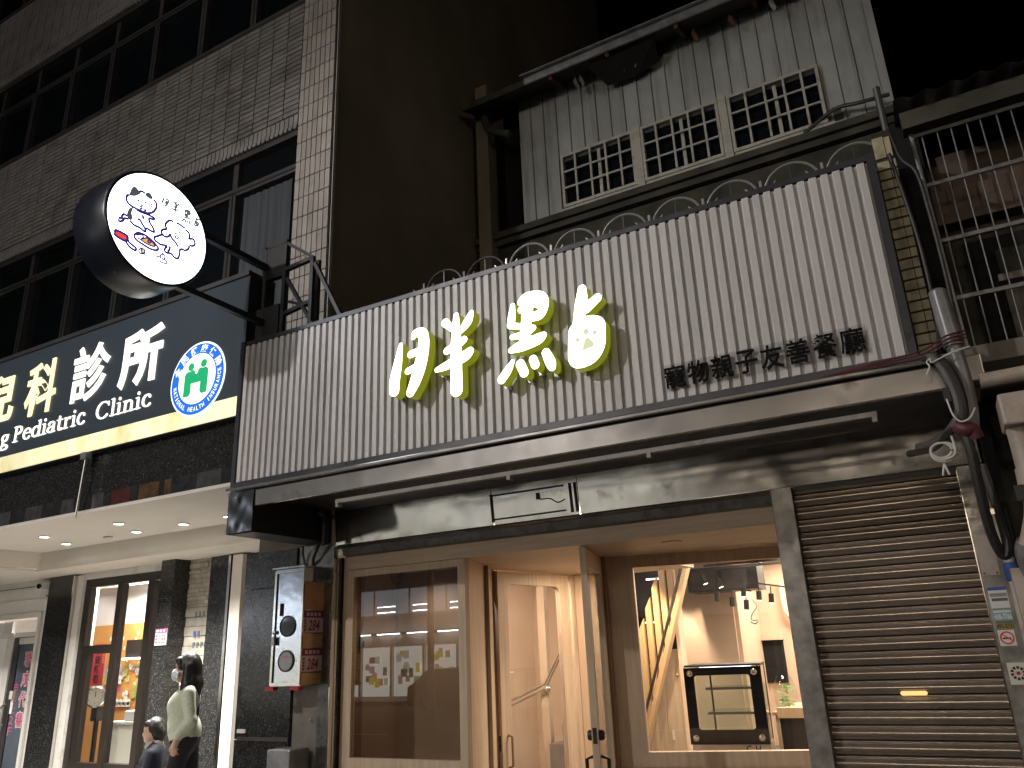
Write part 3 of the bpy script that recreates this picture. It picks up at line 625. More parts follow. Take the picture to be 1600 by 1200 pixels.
# drawing, printed on the face: u along +y, v along z, traced on a 1-unit grid (1 unit = .00131 m / .00118 m)
PO = (DX+.0035, 0, 0); UX = (0, 1, 0); UZ = (0, 0, 1); NN = (1, 0, 0)
DRAW = [('line', 'p_navy', [(3.0145, 4.7812), (2.9991, 4.7595), (3.0007, 4.7281), (3.0231, 4.7064), (3.0633, 4.6993), (3.1229, 4.7004), (3.1759, 4.7086), (3.2199, 4.7394), (3.2428, 4.7899), (3.2366, 4.8284), (3.2137, 4.8441)]), ('line', 'p_navy', [(3.0927, 4.8509), (3.1157, 4.8606), (3.138, 4.8562)]), ('fill', 'p_grey', [(3.0148, 4.7787), (3.0259, 4.8335), (3.0358, 4.8581), (3.05, 4.8713), (3.0662, 4.8693), (3.0839, 4.857), (3.1106, 4.8579), (3.096, 4.8252), (3.064, 4.7944), (3.0231, 4.7751)]), ('fill', 'p_grey', [(3.1383, 4.8536), (3.1544, 4.8775), (3.1728, 4.8834), (3.19, 4.8787), (3.2033, 4.8608), (3.2085, 4.8414), (3.1791, 4.834), (3.1508, 4.841)]), ('dot', 'p_navy', [(3.092, 4.7739), (3.1521, 4.788), (3.1271, 4.7515)]), ('thin', 'p_navy', [(3.1086, 4.7283), (3.1155, 4.7373), (3.1265, 4.7349), (3.1258, 4.7196), (3.1153, 4.7182), (3.1086, 4.7283)]), ('fill', 'p_grey', [(3.144, 4.7249), (3.1585, 4.7379), (3.17, 4.7329), (3.1666, 4.7175), (3.1513, 4.7096)]), ('thin', 'p_navy', [(3.1611, 4.7174), (3.153, 4.6969), (3.1593, 4.6892)]), ('thin', 'p_navy', [(3.061, 4.7466), (3.0695, 4.743)]), ('thin', 'p_navy', [(3.0658, 4.7302), (3.0764, 4.7304)]), ('thin', 'p_navy', [(3.1934, 4.7863), (3.2082, 4.7996)]), ('thin', 'p_navy', [(3.195, 4.7733), (3.2108, 4.7788)]), ('fill', 'p_grey', [(3.0544, 4.6973), (3.0333, 4.6783), (3.02, 4.642), (3.019, 4.611), (3.0352, 4.5861), (3.0609, 4.5884), (3.0674, 4.6183), (3.053, 4.6483), (3.0613, 4.6847)]), ('line', 'p_navy', [(3.0226, 4.6035), (2.9961, 4.6086), (2.9838, 4.5865), (2.981, 4.5693), (2.9597, 4.5585)]), ('line', 'p_navy', [(3.0328, 4.5849), (3.0053, 4.5789), (2.9956, 4.5556), (2.9752, 4.5375), (2.9563, 4.5463)]), ('line', 'p_navy', [(3.0866, 4.6925), (3.1242, 4.6903), (3.1638, 4.6969), (3.2112, 4.6993), (3.2378, 4.6963), (3.2287, 4.6807), (3.1935, 4.6767)]), ('line', 'p_navy', [(3.0487, 4.5823), (3.0827, 4.562), (3.1274, 4.5628), (3.1743, 4.5509), (3.174, 4.5749), (3.1464, 4.6016), (3.1249, 4.6232), (3.1012, 4.6219)]), ('line', 'p_navy', [(3.1349, 4.67), (3.1496, 4.6599), (3.1433, 4.6459)]), ('line', 'p_navy', [(3.191, 4.6754), (3.2061, 4.6421), (3.2374, 4.6114), (3.249, 4.5844), (3.2193, 4.5809), (3.1889, 4.5849), (3.1746, 4.5698)]), ('line', 'p_navy', [(3.3545, 4.6605), (3.3343, 4.6866), (3.3523, 4.7262), (3.3758, 4.7463), (3.402, 4.7454)]), ('line', 'p_navy', [(3.4246, 4.751), (3.454, 4.7515), (3.4873, 4.7453), (3.5083, 4.7442)]), ('line', 'p_navy', [(3.5095, 4.7335), (3.5376, 4.7244), (3.5546, 4.707), (3.5548, 4.6786), (3.5474, 4.6638)]), ('line', 'p_navy', [(3.5586, 4.6719), (3.5874, 4.6856), (3.6075, 4.6694), (3.6102, 4.6451), (3.5882, 4.6235), (3.5615, 4.6195)]), ('line', 'p_navy', [(3.5589, 4.6155), (3.5591, 4.5874), (3.5297, 4.5571), (3.506, 4.5573), (3.4842, 4.5418), (3.4848, 4.5116), (3.4756, 4.466), (3.4447, 4.4577), (3.4198, 4.4738), (3.3969, 4.4743), (3.3724, 4.4659), (3.3541, 4.4766), (3.3593, 4.5034), (3.3778, 4.5147)]), ('line', 'p_navy', [(3.3954, 4.5339), (3.3935, 4.5028), (3.3795, 4.4773)]), ('line', 'p_navy', [(3.3742, 4.5212), (3.3435, 4.5179), (3.3137, 4.5094), (3.2908, 4.5149), (3.268, 4.5204), (3.257, 4.5422), (3.2818, 4.5649), (3.3095, 4.5891), (3.3331, 4.6032)]), ('line', 'p_navy', [(3.3548, 4.6579), (3.3227, 4.6422), (3.3087, 4.6189), (3.3168, 4.5981), (3.346, 4.5902), (3.3725, 4.6056), (3.3815, 4.6265)]), ('line', 'p_navy', [(3.3833, 4.6357), (3.4043, 4.6042), (3.4289, 4.5909), (3.4513, 4.5737), (3.4621, 4.5565)]), ('thin', 'p_navy', [(3.4273, 4.6291), (3.4402, 4.6436), (3.4577, 4.6436), (3.4565, 4.629), (3.4396, 4.6238), (3.4273, 4.6291)]), ('dot', 'p_navy', [(3.4267, 4.6594), (3.462, 4.6821)]), ('thin', 'p_navy', [(3.4777, 4.6742), (3.4933, 4.6676), (3.5009, 4.653)]), ('thin', 'p_navy', [(3.4906, 4.6903), (3.5091, 4.6851)]), ('fill', 'p_red', [(2.9444, 4.4316), (2.9494, 4.4495), (2.9632, 4.4588), (3.0454, 4.4517), (3.0335, 4.407), (2.9594, 4.4131)]), ('line', 'p_navy', [(2.9444, 4.4316), (2.9494, 4.4495), (2.9632, 4.4588), (3.0454, 4.4517), (3.0335, 4.407), (2.9594, 4.4131), (2.9444, 4.4316)]), ('line', 'p_navy', [(3.0436, 4.4457), (3.0579, 4.4159), (3.0854, 4.4028), (3.1209, 4.3905), (3.1207, 4.3721), (3.1028, 4.3692), (3.0679, 4.379), (3.0362, 4.4057)]), ('line', 'p_navy', [(3.0941, 4.475), (3.1063, 4.502), (3.1354, 4.5214), (3.1858, 4.5243), (3.2421, 4.5082), (3.2864, 4.4832), (3.2997, 4.4651), (3.2801, 4.4453), (3.2321, 4.4366), (3.1693, 4.4446), (3.1177, 4.4547), (3.0941, 4.475)]), ('thin', 'p_navy', [(3.1129, 4.4919), (3.147, 4.5137), (3.1694, 4.5058), (3.1516, 4.4787), (3.1257, 4.4743)]), ('fill', 'p_orange', [(3.1469, 4.4738), (3.1783, 4.4993), (3.2065, 4.5101), (3.2459, 4.4993), (3.2705, 4.4785), (3.2556, 4.4662), (3.2126, 4.4622), (3.1746, 4.4656)]), ('thin', 'p_navy', [(3.1469, 4.4738), (3.1783, 4.4993), (3.2065, 4.5101), (3.2459, 4.4993), (3.2705, 4.4785), (3.2556, 4.4662), (3.2126, 4.4622), (3.1746, 4.4656), (3.1469, 4.4738)]), ('thin', 'p_navy', [(3.2089, 4.4912), (3.2209, 4.5035), (3.2327, 4.4957), (3.2238, 4.4808), (3.21, 4.4823), (3.2089, 4.4912)]), ('fill', 'p_yellow', [(3.1691, 4.4049), (3.1898, 4.4092), (3.1974, 4.3915), (3.1817, 4.3686), (3.1654, 4.3717)]), ('thin', 'p_navy', [(3.1609, 4.4064), (3.1476, 4.3871), (3.1526, 4.3684), (3.1742, 4.3651), (3.1952, 4.3879), (3.1927, 4.4078), (3.1734, 4.4122), (3.1609, 4.4064)]), ('thin', 'p_navy', [(3.1687, 4.4074), (3.1691, 4.3839), (3.1789, 4.3699)]), ('thin', 'p_navy', [(3.1864, 4.3733), (3.2025, 4.3727), (3.2092, 4.3625)]), ('thin', 'p_navy', [(3.2952, 4.3906), (3.3014, 4.4068), (3.3181, 4.4062), (3.3519, 4.4026), (3.3837, 4.3951), (3.3799, 4.38), (3.35, 4.3722), (3.3163, 4.376), (3.2952, 4.3906)]), ('thin', 'p_navy', [(3.3263, 4.4072), (3.3287, 4.4325), (3.3558, 4.4394), (3.364, 4.4187), (3.3575, 4.4024)]), ('thin', 'p_navy', [(3.3351, 4.4489), (3.3466, 4.4461), (3.3396, 4.4348)])]
dr = MB()
order = ['b_navy', 'b_grey', 'b_red', 'b_orange', 'b_yellow', 'b_midgrey', 'b_white']
for kind_, key, pts in DRAW:
    dr.mi = order.index('b'+key[1:])
    if kind_ == 'fill': dr.prism([(DX+.0030, p[0], p[1]) for p in pts], (.0008, 0, 0))
    elif kind_ == 'dot':
        for (u, v) in pts: dr.prism([(DX+.0045, u+.010*math.cos(t), v+.010*math.sin(t)) for t in np.linspace(0, 5.6, 9)], (.0006, 0, 0))
    else: ribbon(dr, [(q.x, q.y) for q in smooth_path([(p[0], p[1], 0) for p in pts], 5)], .020 if kind_ == 'line' else .013, .0012+.001*(kind_ == 'line'), UX, UZ, PO, NN)
dr.build('printed_drawing', order, RS)
for (key, box_) in [(['yue'], (3.2794, 3.3466, 4.84, 4.9116)), (['ban'], (3.369, 3.4381, 4.809, 4.9298)), (['hei', 'd1', 'd2', 'd3', 'd4'], (3.4714, 3.5541, 4.7899, 4.9151)), (['zhan'], (3.5853, 3.6382, 4.8063, 4.9028))]:
    pts = np.array([p for k in key for s in GLYPH[k] for p in s]); lo = pts[:, :2].min(0)-.03; hi = pts[:, :2].max(0)+.03
    st = []
    for k in key:
        for s in GLYPH[k]: st.append([(box_[0]+(p[0]-lo[0])/(hi[0]-lo[0])*(box_[1]-box_[0]), box_[2]+(p[1]-lo[1])/(hi[1]-lo[1])*(box_[3]-box_[2]), .0075) for p in s])
    me, c = shape_mesh('printed_character', contours(st, .0022), lambda a, b_, d_: (DX+.003+d_, a, b_), .0008, ['b_midgrey']); link('printed_character', me, RS, c)
# welded steel stand that carries the arms
BR = thing('sign_bracket', (-4.5, 4.42, 4.07), 'black welded angle-iron stand behind the round light box', 'bracket')
def br(nm, *ps, w=.035):
    m_ = MB()
    for a, b_ in zip(ps[:-1], ps[1:]): m_.bar(a, b_, w)
    m_.build(nm, 'black', BR)
Y0, Y1 = 4.40, 4.80
br('post', (-4.56, Y0, 4.06), (-4.56, Y0, 4.98)); br('post', (-4.79, Y0, 4.06), (-4.79, Y0, 4.99)); br('post', (-4.245, Y0, 4.06), (-4.245, Y0, 4.73)); br('post', (-4.56, Y1, 4.06), (-4.56, Y1, 4.98))
br('beam', (-4.80, Y0, 4.985), (-4.545, Y0, 4.985)); br('beam', (-4.56, Y0, 4.975), (-4.235, Y0, 4.735), w=.028); br('beam', (-4.545, Y0, 4.71), (-4.24, Y0, 4.735)); br('beam', (-4.545, Y0, 4.29), (-4.26, Y0, 4.33))
br('brace', (-4.535, Y0, 4.62), (-4.22, Y0, 4.12), w=.028); br('brace', (-4.22, Y0, 4.68), (-3.90, Y0, 4.08), w=.03); br('brace', (-4.54, Y0+.04, 4.42), (-4.26, Y0+.04, 4.30), w=.022)
bx('mount_plate', 'black', BR, -4.82, -4.58, 4.385, 4.43, 4.66, 5.0); bx('mount_plate', 'black', BR, -4.86, -4.60, 4.385, 4.43, 4.10, 4.40)

# ------------------------------------------------------------------ stainless canopy
CN = thing('canopy', (-2.3, 4.6, 2.6), 'long dented stainless steel canopy edge running under the sign', 'canopy')
bx('fascia', 'steel', CN, -4.60, .135, 4.262, 4.30, 2.648, 2.775, bevel=.006)
bx('drip_lip', 'steel', CN, -4.90, .14, 4.235, 4.42, 2.785, 2.815, bevel=.008)
bx('shadow_gap', 'void', CN, -4.60, .12, 4.275, 4.30, 2.775, 2.785)
bx('fascia', 'steel', CN, .14, .305, 4.27, 4.42, 2.665, 2.800, bevel=.006)
e = MB(); ys = 4.25
nx, nz = 10, 16
rs = random.Random(3)
for j in range(nz+1):
    for i in range(nx+1):
        x = -4.862+.262*i/nx; z = 2.458+.318*j/nz
        e.v.append((x, ys+.004*math.sin(i*.55+j*.30)*math.sin(j*.30+1.)+.0006*math.sin(i*1.3-j*.7), z))
for j in range(nz):
    for i in range(nx): k = j*(nx+1)+i; e.f.append((k, k+1, k+nx+2, k+nx+1)); e.m.append(0)
e.build('end_plate', 'steel_mirror', CN, smooth='all')
bx('end_beam', 'black', CN, -4.862, -4.600, 4.27, 5.14, 2.452, 2.770)
bx('end_return', 'steel', CN, -4.872, -4.864, 4.25, 5.10, 2.455, 2.775)
m_ = MB(); m_.box(-3.85, -.205, 4.33, 4.365, 2.585, 2.612); m_.box(-3.85, -.205, 4.365, 4.38, 2.585, 2.592); m_.build('tube_batten', 'batten', CN)
for x in (-3.83, -2.4, -1.45, -.22): bx('batten_clip', 'batten', CN, x-.012, x+.012, 4.325, 4.37, 2.555, 2.584)

# ------------------------------------------------------------------ stainless header panels above the shopfront
HD = thing('steel_header', (-2.3, 5.2, 2.42), 'wide stained stainless steel header above the wooden shopfront and shutter', 'header')
def hy(z): return 5.182-.034*(z-2.432)/.28      # the sheets lean a little over the pavement
for a, b_ in ((-4.58, -3.02), (-3.012, -2.295), (-2.288, .245)): MB().prism([(a, hy(2.432), 2.432), (a, 5.20, 2.432), (a, 5.20, 2.712), (a, hy(2.712), 2.712)], (b_-a, 0, 0)).build('panel', 'steel_header', HD)
for z in (2.47, 2.650): bx('channel', 'black', HD, -3.0, -2.40, hy(z)-.008, hy(z)-.001, z-.006, z+.006)
for x in (-3.018, -2.35, -2.31): MB().prism([(x-.008, hy(2.45)-.010, 2.45), (x-.008, hy(2.45)-.001, 2.45), (x-.008, hy(2.66)-.001, 2.66), (x-.008, hy(2.66)-.010, 2.66)], (.016, 0, 0)).build('channel', 'black', HD)
m_ = MB(); m_.tube(smooth_path([(x, hy(z)-.003, z) for x, z in ((-2.62, 2.60), (-2.60, 2.575), (-2.52, 2.57), (-2.46, 2.535), (-2.40, 2.55))], 5), .005, 5); m_.build('torn_edge', 'black', HD)
bx('chipped_hole', 'black', HD, -2.632, -2.60, hy(2.6)-.004, hy(2.6)+.003, 2.575, 2.625)
m_ = MB(); m_.prism([(-4.56, 5.185, 2.430), (-4.56, 5.165, 2.418), (-4.56, 5.19, 2.405), (-4.56, 5.30, 2.405), (-4.56, 5.30, 2.430)], (3.62, 0, 0)); m_.build('drip_mould', 'steel_trim', HD)
m_ = MB(); m_.prism([(-4.53, 5.20, 2.402), (-4.53, 5.215, 2.345), (-4.53, 5.30, 2.338), (-4.53, 5.30, 2.402)], (3.585, 0, 0)); m_.build('lower_channel', 'steel_trim', HD)

# ------------------------------------------------------------------ steel post, shutter, right jamb
SP = bx('steel_post', 'steel_post', None, -.945, -.815, 5.15, 5.30, 0, 2.428, bevel=.004, label='patched grey steel post between the window and the roller shutter', cat='post')
SH = thing('roller_shutter', (-.35, 5.25, 0), 'closed brown metal roller shutter with a lit letter slot', 'shutter')
b = MB(); prof = []
pt = .0795
for t in np.linspace(0, 1, 9): prof.append((-.020*math.sin(math.pi*t)**.7-.004, .010+t*(pt-.026)))
prof = [(.012, 0), (.0, .003), (-.008, .005)]+prof+[(-.006, pt-.013), (-.010, pt-.009), (-.002, pt-.004), (.012, pt-.002)]
n = len(prof); vs = []
for xx in (-.462, .462): vs += [(xx, y, z) for y, z in prof]
b.add(vs, [(i, i+1, n+i+1, n+i) for i in range(n-1)])
shm = bpy.data.meshes.new('slat'); shm.from_pydata(b.v, [], b.f); shm.materials.append(M['shutter']); shm.polygons.foreach_set('use_smooth', [True]*len(shm.polygons))
for i in range(31): piece('slat', 'shutter', SH, (-.353, 5.235, 2.462-pt*(i+1)), (1, 1, 1), me=shm)
bx('backing', 'void', SH, -.815, .11, 5.26, 5.27, 0, 2.43)
hb = MB()
for s_ in (0, 1):
    c = (-.400 if s_ == 0 else -.285)
N_ = 10
pts = [(-.400+.0115*math.cos(t), 0, 1.1975+.0115*math.sin(t)) for t in np.linspace(math.pi/2, 3*math.pi/2, N_)]+[(-.285+.0115*math.cos(t), 0, 1.1975+.0115*math.sin(t)) for t in np.linspace(-math.pi/2, math.pi/2, N_)]
hb.prism([(x, 5.207, z) for x, _, z in pts], (0, .004, 0)); hb.build('letter_slot', 'lamp_slot', SH)
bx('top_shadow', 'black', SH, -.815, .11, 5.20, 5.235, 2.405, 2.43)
JB = thing('right_jamb', (.16, 5.2, 0), 'grey steel door jamb with stickers right of the shutter', 'jamb')
bx('face_plate', 'steel_post', JB, .112, .262, 5.165, 5.28, 0, 2.42); bx('edge_strip', 'chrome', JB, .106, .1105, 5.158, 5.21, 0, 2.40)
bx('access_plate', 'pvc_beige', JB, .120, .205, 5.160, 5.1645, 1.80, 2.02)
for z in (1.812,): 
    for x in (.130, .192): MB().cyl((x, 5.160, z), (x, 5.157, z), .006, n=8).build('screw', 'alu_dark', JB)
def sticker(nm, mt, x0, x1, z0, z1, label, lines):
    S = thing(nm, ((x0+x1)/2, 5.163, z0), label, 'sticker')
    bx('sheet', mt, S, x0, x1, 5.1618, 5.1638, z0, z1)
    for k, (a, b_, c, d_, m2) in enumerate(lines): bx('print_block', m2, S, x0+a*(x1-x0), x0+b_*(x1-x0), 5.1600, 5.1616, z0+c*(z1-z0), z0+d_*(z1-z0))
    return S
sticker('sticker', 'p_white', .126, .216, 1.625, 1.735, 'white and blue sticker, topmost on the grey jamb', [(0, 1, .86, 1, 'p_blue'), (.05, .95, .55, .72, 'p_midgrey'), (.1, .95, .34, .48, 'p_grey')])
S = sticker('sticker', 'p_teal', .126, .216, 1.560, 1.618, 'teal phone-number sticker on the grey jamb', [(.05, .95, .72, .92, 'p_white')])
text('print', '438-7766', 'p_white', S, (.130, 5.1612, 1.566), (1, 0, 0), (0, 0, 1), .082, .030, bold=.03)
S = sticker('sticker', 'p_olive', .128, .214, 1.515, 1.556, 'mustard phone-number sticker above the no-smoking sign', [(.05, .95, .78, .95, 'p_grey')])
text('print', '491-5731', 'p_black', S, (.131, 5.1612, 1.519), (1, 0, 0), (0, 0, 1), .080, .024, bold=.02)
S = sticker('no_smoking_sign', 'p_white', .128, .206, 1.430, 1.512, 'white no-smoking sticker with a red ring on the grey jamb', [])
cx, cz = .167, 1.471
m_ = MB(); n = 24
m_.add([(cx+r_*math.cos(6.2832*i/n), 5.1607, cz+r_*math.sin(6.2832*i/n)) for r_ in (.034, .026) for i in range(n)], [(i, (i+1) % n, n+(i+1) % n, n+i) for i in range(n)])
m_.obox((cx-.022, 5.1598, cz+.016), (.78, 0, -.62), (0, 1, 0), (.62, 0, .78), .056, .0008, .006); m_.build('ring', 'p_red', S)
m_ = MB(); m_.box(cx-.022, cx+.018, 5.1606, 5.1614, cz-.006, cz+.002); m_.build('cigarette', 'p_black', S)
S = sticker('sticker', 'p_cream', .135, .225, 1.235, 1.345, 'pale yellow square sticker with a dark round eye emblem', [])
cx, cz = .18, 1.292
m_ = MB()
for i in range(10):
    t0, t1 = 6.2832*i/10, 6.2832*(i+.7)/10
    m_.add([(cx+r_*math.cos(t), 5.1608, cz+r_*math.sin(t)) for r_ in (.036, .022) for t in (t0, t1)], [(0, 1, 3, 2)])
m_.build('emblem_ring', 'p_black', S)
m_ = MB(); m_.prism([(cx+.02*math.cos(t), 5.1606, cz+.011*math.sin(t)) for t in np.linspace(0, 5.8, 14)], (0, .0008, 0)); m_.build('eye', 'p_rose', S)
m_ = MB(); m_.prism([(cx+.008*math.cos(t), 5.1600, cz+.008*math.sin(t)) for t in np.linspace(0, 5.8, 14)], (0, .0005, 0)); m_.build('pupil', 'p_maroon', S)
# ------------------------------------------------------------------ clinic sign board
CS = thing('clinic_sign', (-7, 4.4, 3.46), 'dark blue clinic light-box sign with gold characters and a cream lower stripe', 'sign')
bx('board', 'clinic_board', CS, -14, -4.925, 4.345, 4.62, 3.632, 4.74)
bx('lower_stripe', 'clinic_stripe', CS, -14, -4.925, 4.345, 4.62, 3.462, 3.630)
bx('top_cap', 'alu_dark', CS, -14, -4.922, 4.325, 4.64, 4.742, 4.785)
bx('end_cap', 'black', CS, -4.9235, -4.916, 4.34, 4.63, 3.462, 4.74)
bx('bottom_trim', 'black', CS, -14, -4.925, 4.35, 4.62, 3.452, 3.460)
for ch, a, b_, z0, z1, mt in (('兒', -8.90, -8.33, 4.02, 4.57, 'clinic_letter'), ('科', -8.12, -7.60, 3.995, 4.575, 'clinic_letter'), ('診', -7.34, -6.765, 3.99, 4.585, 'clinic_letter_hot'), ('所', -6.60, -6.0, 3.99, 4.57, 'clinic_letter_hot')):
    text('character', ch, mt, CS, (a, 4.343, z0), (1, 0, 0), (0, 0, 1), b_-a, z1-z0, bold=.018 if ch in '診科' else .030, depth=.012)
def arc(cx, cy, rx, ry, t0, t1, thin=.018, thick=.05, n=14):
    return [(cx+rx*math.cos(R(t)), cy+ry*math.sin(R(t)), thin+(thick-thin)*abs(math.cos(R(t)))) for t in np.linspace(t0, t1, n)]
def stem(x, y0, y1, r=.048): return [(x, y0, r), (x, y1, r)]
def ser(x0, x1, y): return [(x0, y, .017), (x1, y, .017)]
SF = {
 'P': (.52, [stem(.12, .03, .69), ser(.0, .26, .015), ser(.0, .2, .705), arc(.20, .53, .22, .175, 90, -90), ser(.12, .22, .355)]),
 'e': (.48, [arc(.25, .25, .185, .245, 8, 318), ser(.08, .42, .285)]),
 'd': (.56, [arc(.24, .24, .18, .235, 0, 360), stem(.42, .03, .70), ser(.32, .44, .705), ser(.42, .54, .015)]),
 'i': (.28, [stem(.13, .03, .45), [(.13, .66, .058)], ser(.02, .25, .015), ser(.03, .13, .47)]),
 'a': (.48, [stem(.35, .04, .36), arc(.22, .36, .135, .12, 0, 165), arc(.20, .14, .14, .13, 0, 360), ser(.35, .45, .02)]),
 't': (.36, [stem(.15, .07, .60), ser(.02, .30, .465), arc(.23, .08, .08, .07, 180, 330)]),
 'r': (.40, [stem(.13, .03, .45), ser(.02, .26, .015), ser(.03, .13, .47), [(.14, .33, .02), (.21, .44, .025), (.32, .44, .052)]]),
 'c': (.46, [arc(.25, .25, .18, .245, 55, 318), [(.355, .40, .05)]]),
 'C': (.68, [arc(.35, .36, .28, .36, 48, 318), stem(.585, .52, .68, .02)]),
 'l': (.28, [stem(.13, .03, .71), ser(.02, .25, .015), ser(.03, .13, .725)]),
 'n': (.56, [stem(.13, .03, .45), ser(.02, .25, .015), ser(.03, .13, .47), arc(.27, .31, .14, .16, 160, 0), stem(.41, .03, .31), ser(.31, .53, .015)]),
 'g': (.50, [arc(.22, .32, .14, .15, 0, 360), arc(.23, -.12, .19, .105, 0, 360), [(.12, .18, .02), (.12, .06, .03), (.30, -.01, .04)], ser(.3, .42, .45)]),
}
def serif(s, xl, xr, z, capz, mt):
    tot = sum(SF[c][0] for c in s); kx = (xr-xl)/tot; kz = capz/.72; x = xl; k = (kx+kz)/2
    for ch in s:
        adv, st = SF[ch]
        lp = contours([[(x+p[0]*kx, z+p[1]*kz, p[2]*k) for p in q] for q in st], .0042)
        me, c = shape_mesh('letter', lp, lambda a, b_, d_: (a, 4.3435-d_, b_), .008, ['clinic_letter_hot']); link('letter', me, CS, c)
        x += adv*kx
serif('g', -8.45, -8.29, 3.757, .165, 'x'); serif('Pediatric', -8.225, -7.03, 3.757, .165, 'x'); serif('Clinic', -6.885, -6.07, 3.757, .165, 'x')
# health-insurance emblem
EX, EZ, ER = -5.48, 3.886, .345
EM = thing('insurance_emblem', (EX, 4.33, EZ-ER), 'round blue and cream health insurance emblem at the end of the clinic sign', 'emblem')
def disc(nm, mt, r, y): MB().cyl((EX, y, EZ), (EX, y+.004, EZ), r, n=56).build(nm, mt, EM)
disc('rim', 'emblem_white', ER, 4.338); disc('ring', 'emblem_blue', ER-.018, 4.333); disc('inner_rim', 'emblem_white', .232, 4.329); disc('centre', 'emblem_cream', .222, 4.324)
for k, ch in enumerate('全民健康保險'):
    t = R(158-k*27); ctr = Vector((EX+.279*math.cos(t), 4.331, EZ+.279*math.sin(t))); ux = Vector((math.sin(t), 0, -math.cos(t))); uz = Vector((math.cos(t), 0, math.sin(t)))
    text('character', ch, 'emblem_white', EM, ctr-ux*.044-uz*.038, ux, uz, .088, .076, bold=.02)
sN = 'NATIONAL HEALTH INSURANCE'
for k, ch in enumerate(sN):
    if ch == ' ': continue
    t = R(190+k*7.35); ctr = Vector((EX+.279*math.cos(t), 4.331, EZ+.279*math.sin(t))); ux = Vector((-math.sin(t), 0, math.cos(t))); uz = Vector((-math.cos(t), 0, -math.sin(t)))
    w_ = .010 if ch == 'I' else .026
    text('letter', ch, 'emblem_white', EM, ctr-ux*w_/2-uz*.021, ux, uz, w_, .042, bold=.02)
def em_shape(st, nm):
    lp = contours([[(EX+p[0], EZ+p[1], p[2]) for p in q] for q in st], .003); me, c = shape_mesh(nm, lp, lambda a, b_, d_: (a, 4.3235-d_, b_), .003, ['emblem_green']); link(nm, me, EM, c)
em_shape([[(-.075, .12, .036)]], 'head'); em_shape([[(.085, .125, .036)]], 'head')
em_shape([[(-.125, .045, .022), (-.05, .055, .03)], [(-.128, .04, .018), (-.130, -.135, .018)], [(-.105, .04, .04), (-.098, -.115, .038)], [(-.06, -.01, .028), (.06, -.01, .028)], [(-.05, .04, .03), (0, -.005, .03), (.05, .045, .03)],
          [(.125, .05, .022), (.05, .06, .03)], [(.13, .045, .018), (.128, -.135, .018)], [(.105, .045, .04), (.096, -.115, .038)]], 'body')
PL_ = MB(); PL_.cyl((-6.92, 4.33, 3.42), (-6.955, 4.33, 2.84), .010, n=8); PL_.build('hanging_rod', 'chrome', CS, smooth=True)
bx('rod_bracket', 'galv', CS, -6.965, -6.885, 4.30, 4.36, 3.38, 3.445)

# ------------------------------------------------------------------ clinic ground floor
CF = thing('clinic_shopfront', (-8.5, 6.3, 0), 'lit ground floor front of the clinic with white ceiling, granite piers and glass', 'shopfront')
bx('header_beam', 'granite', CF, -14, -4.93, 4.42, 4.60, 2.98, 3.45)
sx = -14.0; cols = ['granite_grey', 'p_grey', 'granite', 'p_midgrey', 'granite_grey', 'p_maroon', 'p_grey', 'p_red', 'granite', 'p_orange', 'p_orange', 'granite_grey', 'p_grey', 'granite', 'granite_grey', 'p_midgrey', 'granite']
mat('reflect_red', (.075, .025, .022), .2, var=.3, vs=12); mat('reflect_orange', (.09, .052, .03), .2, var=.4, vs=14); mat('reflect_grey', (.06, .06, .06), .2, var=.4, vs=12); mat('reflect_dark', (.03, .03, .032), .15, var=.4, vs=12)  # coloured reflections on the glass strip, put into the pane colours
for a, b_, mt in ((-14, -9.0, 'reflect_dark'), (-9.0, -8.15, 'reflect_grey'), (-8.15, -7.9, 'reflect_dark'), (-7.9, -7.62, 'reflect_grey'), (-7.62, -7.32, 'reflect_dark'), (-7.32, -7.12, 'reflect_grey'), (-7.12, -6.86, 'reflect_dark'), (-6.86, -6.68, 'reflect_grey'), (-6.68, -6.58, 'reflect_dark'), (-6.58, -6.30, 'reflect_red'), (-6.30, -6.20, 'reflect_dark'), (-6.20, -5.92, 'reflect_orange'), (-5.92, -5.86, 'reflect_dark'), (-5.86, -5.76, 'reflect_orange'), (-5.76, -5.45, 'reflect_dark'), (-5.45, -5.15, 'reflect_grey'), (-5.15, -4.93, 'reflect_dark')):
    bx('reflective_pane', mt, CF, a+.003, b_-.003, 4.40, 4.43, 2.915, 3.05)
bx('ceiling', 'white_paint', CF, -9.78, -4.93, 4.41, 5.74, 2.90, 2.978)
bx('ceiling_fascia', 'white_paint', CF, -9.78, -4.93, 5.72, 5.76, 2.709, 2.899); bx('ceiling_fascia', 'white_paint', CF, -9.82, -9.781, 4.41, 5.76, 2.709, 2.978)
bx('lower_soffit', 'white_paint', CF, -14, -4.93, 5.72, 6.6, 2.68, 2.707); bx('lower_soffit', 'white_paint', CF, -14, -9.83, 4.41, 5.715, 2.68, 2.707)
bx('ceiling_edge', 'white_paint', CF, -14, -4.93, 4.402, 4.4095, 2.885, 2.914)
def pier(x0, x1, y0, y1, mt='granite', z1=2.68):
    P_ = bx('pier', mt, CF, x0, x1, y0, y1, 0, z1)
    return P_
pier(-8.014, -7.781, 6.10, 6.40); pier(-7.40, -7.075, 6.28, 6.40); pier(-10.34, -9.82, 6.22, 6.40)
for z in (.9, 1.72): bx('pier_joint', 'alu_dark', CF, -7.40, -7.075, 6.277, 6.2795, z, z+.005); bx('pier_joint', 'alu_dark', CF, -8.014, -7.781, 6.097, 6.0995, z-.05, z-.045)
bx('metal_reveal', 'chrome', CF, -7.073, -7.035, 6.24, 6.40, 0, 2.66); bx('metal_reveal', 'bronze', CF, -7.03, -6.99, 6.26, 6.40, 0, 2.66)
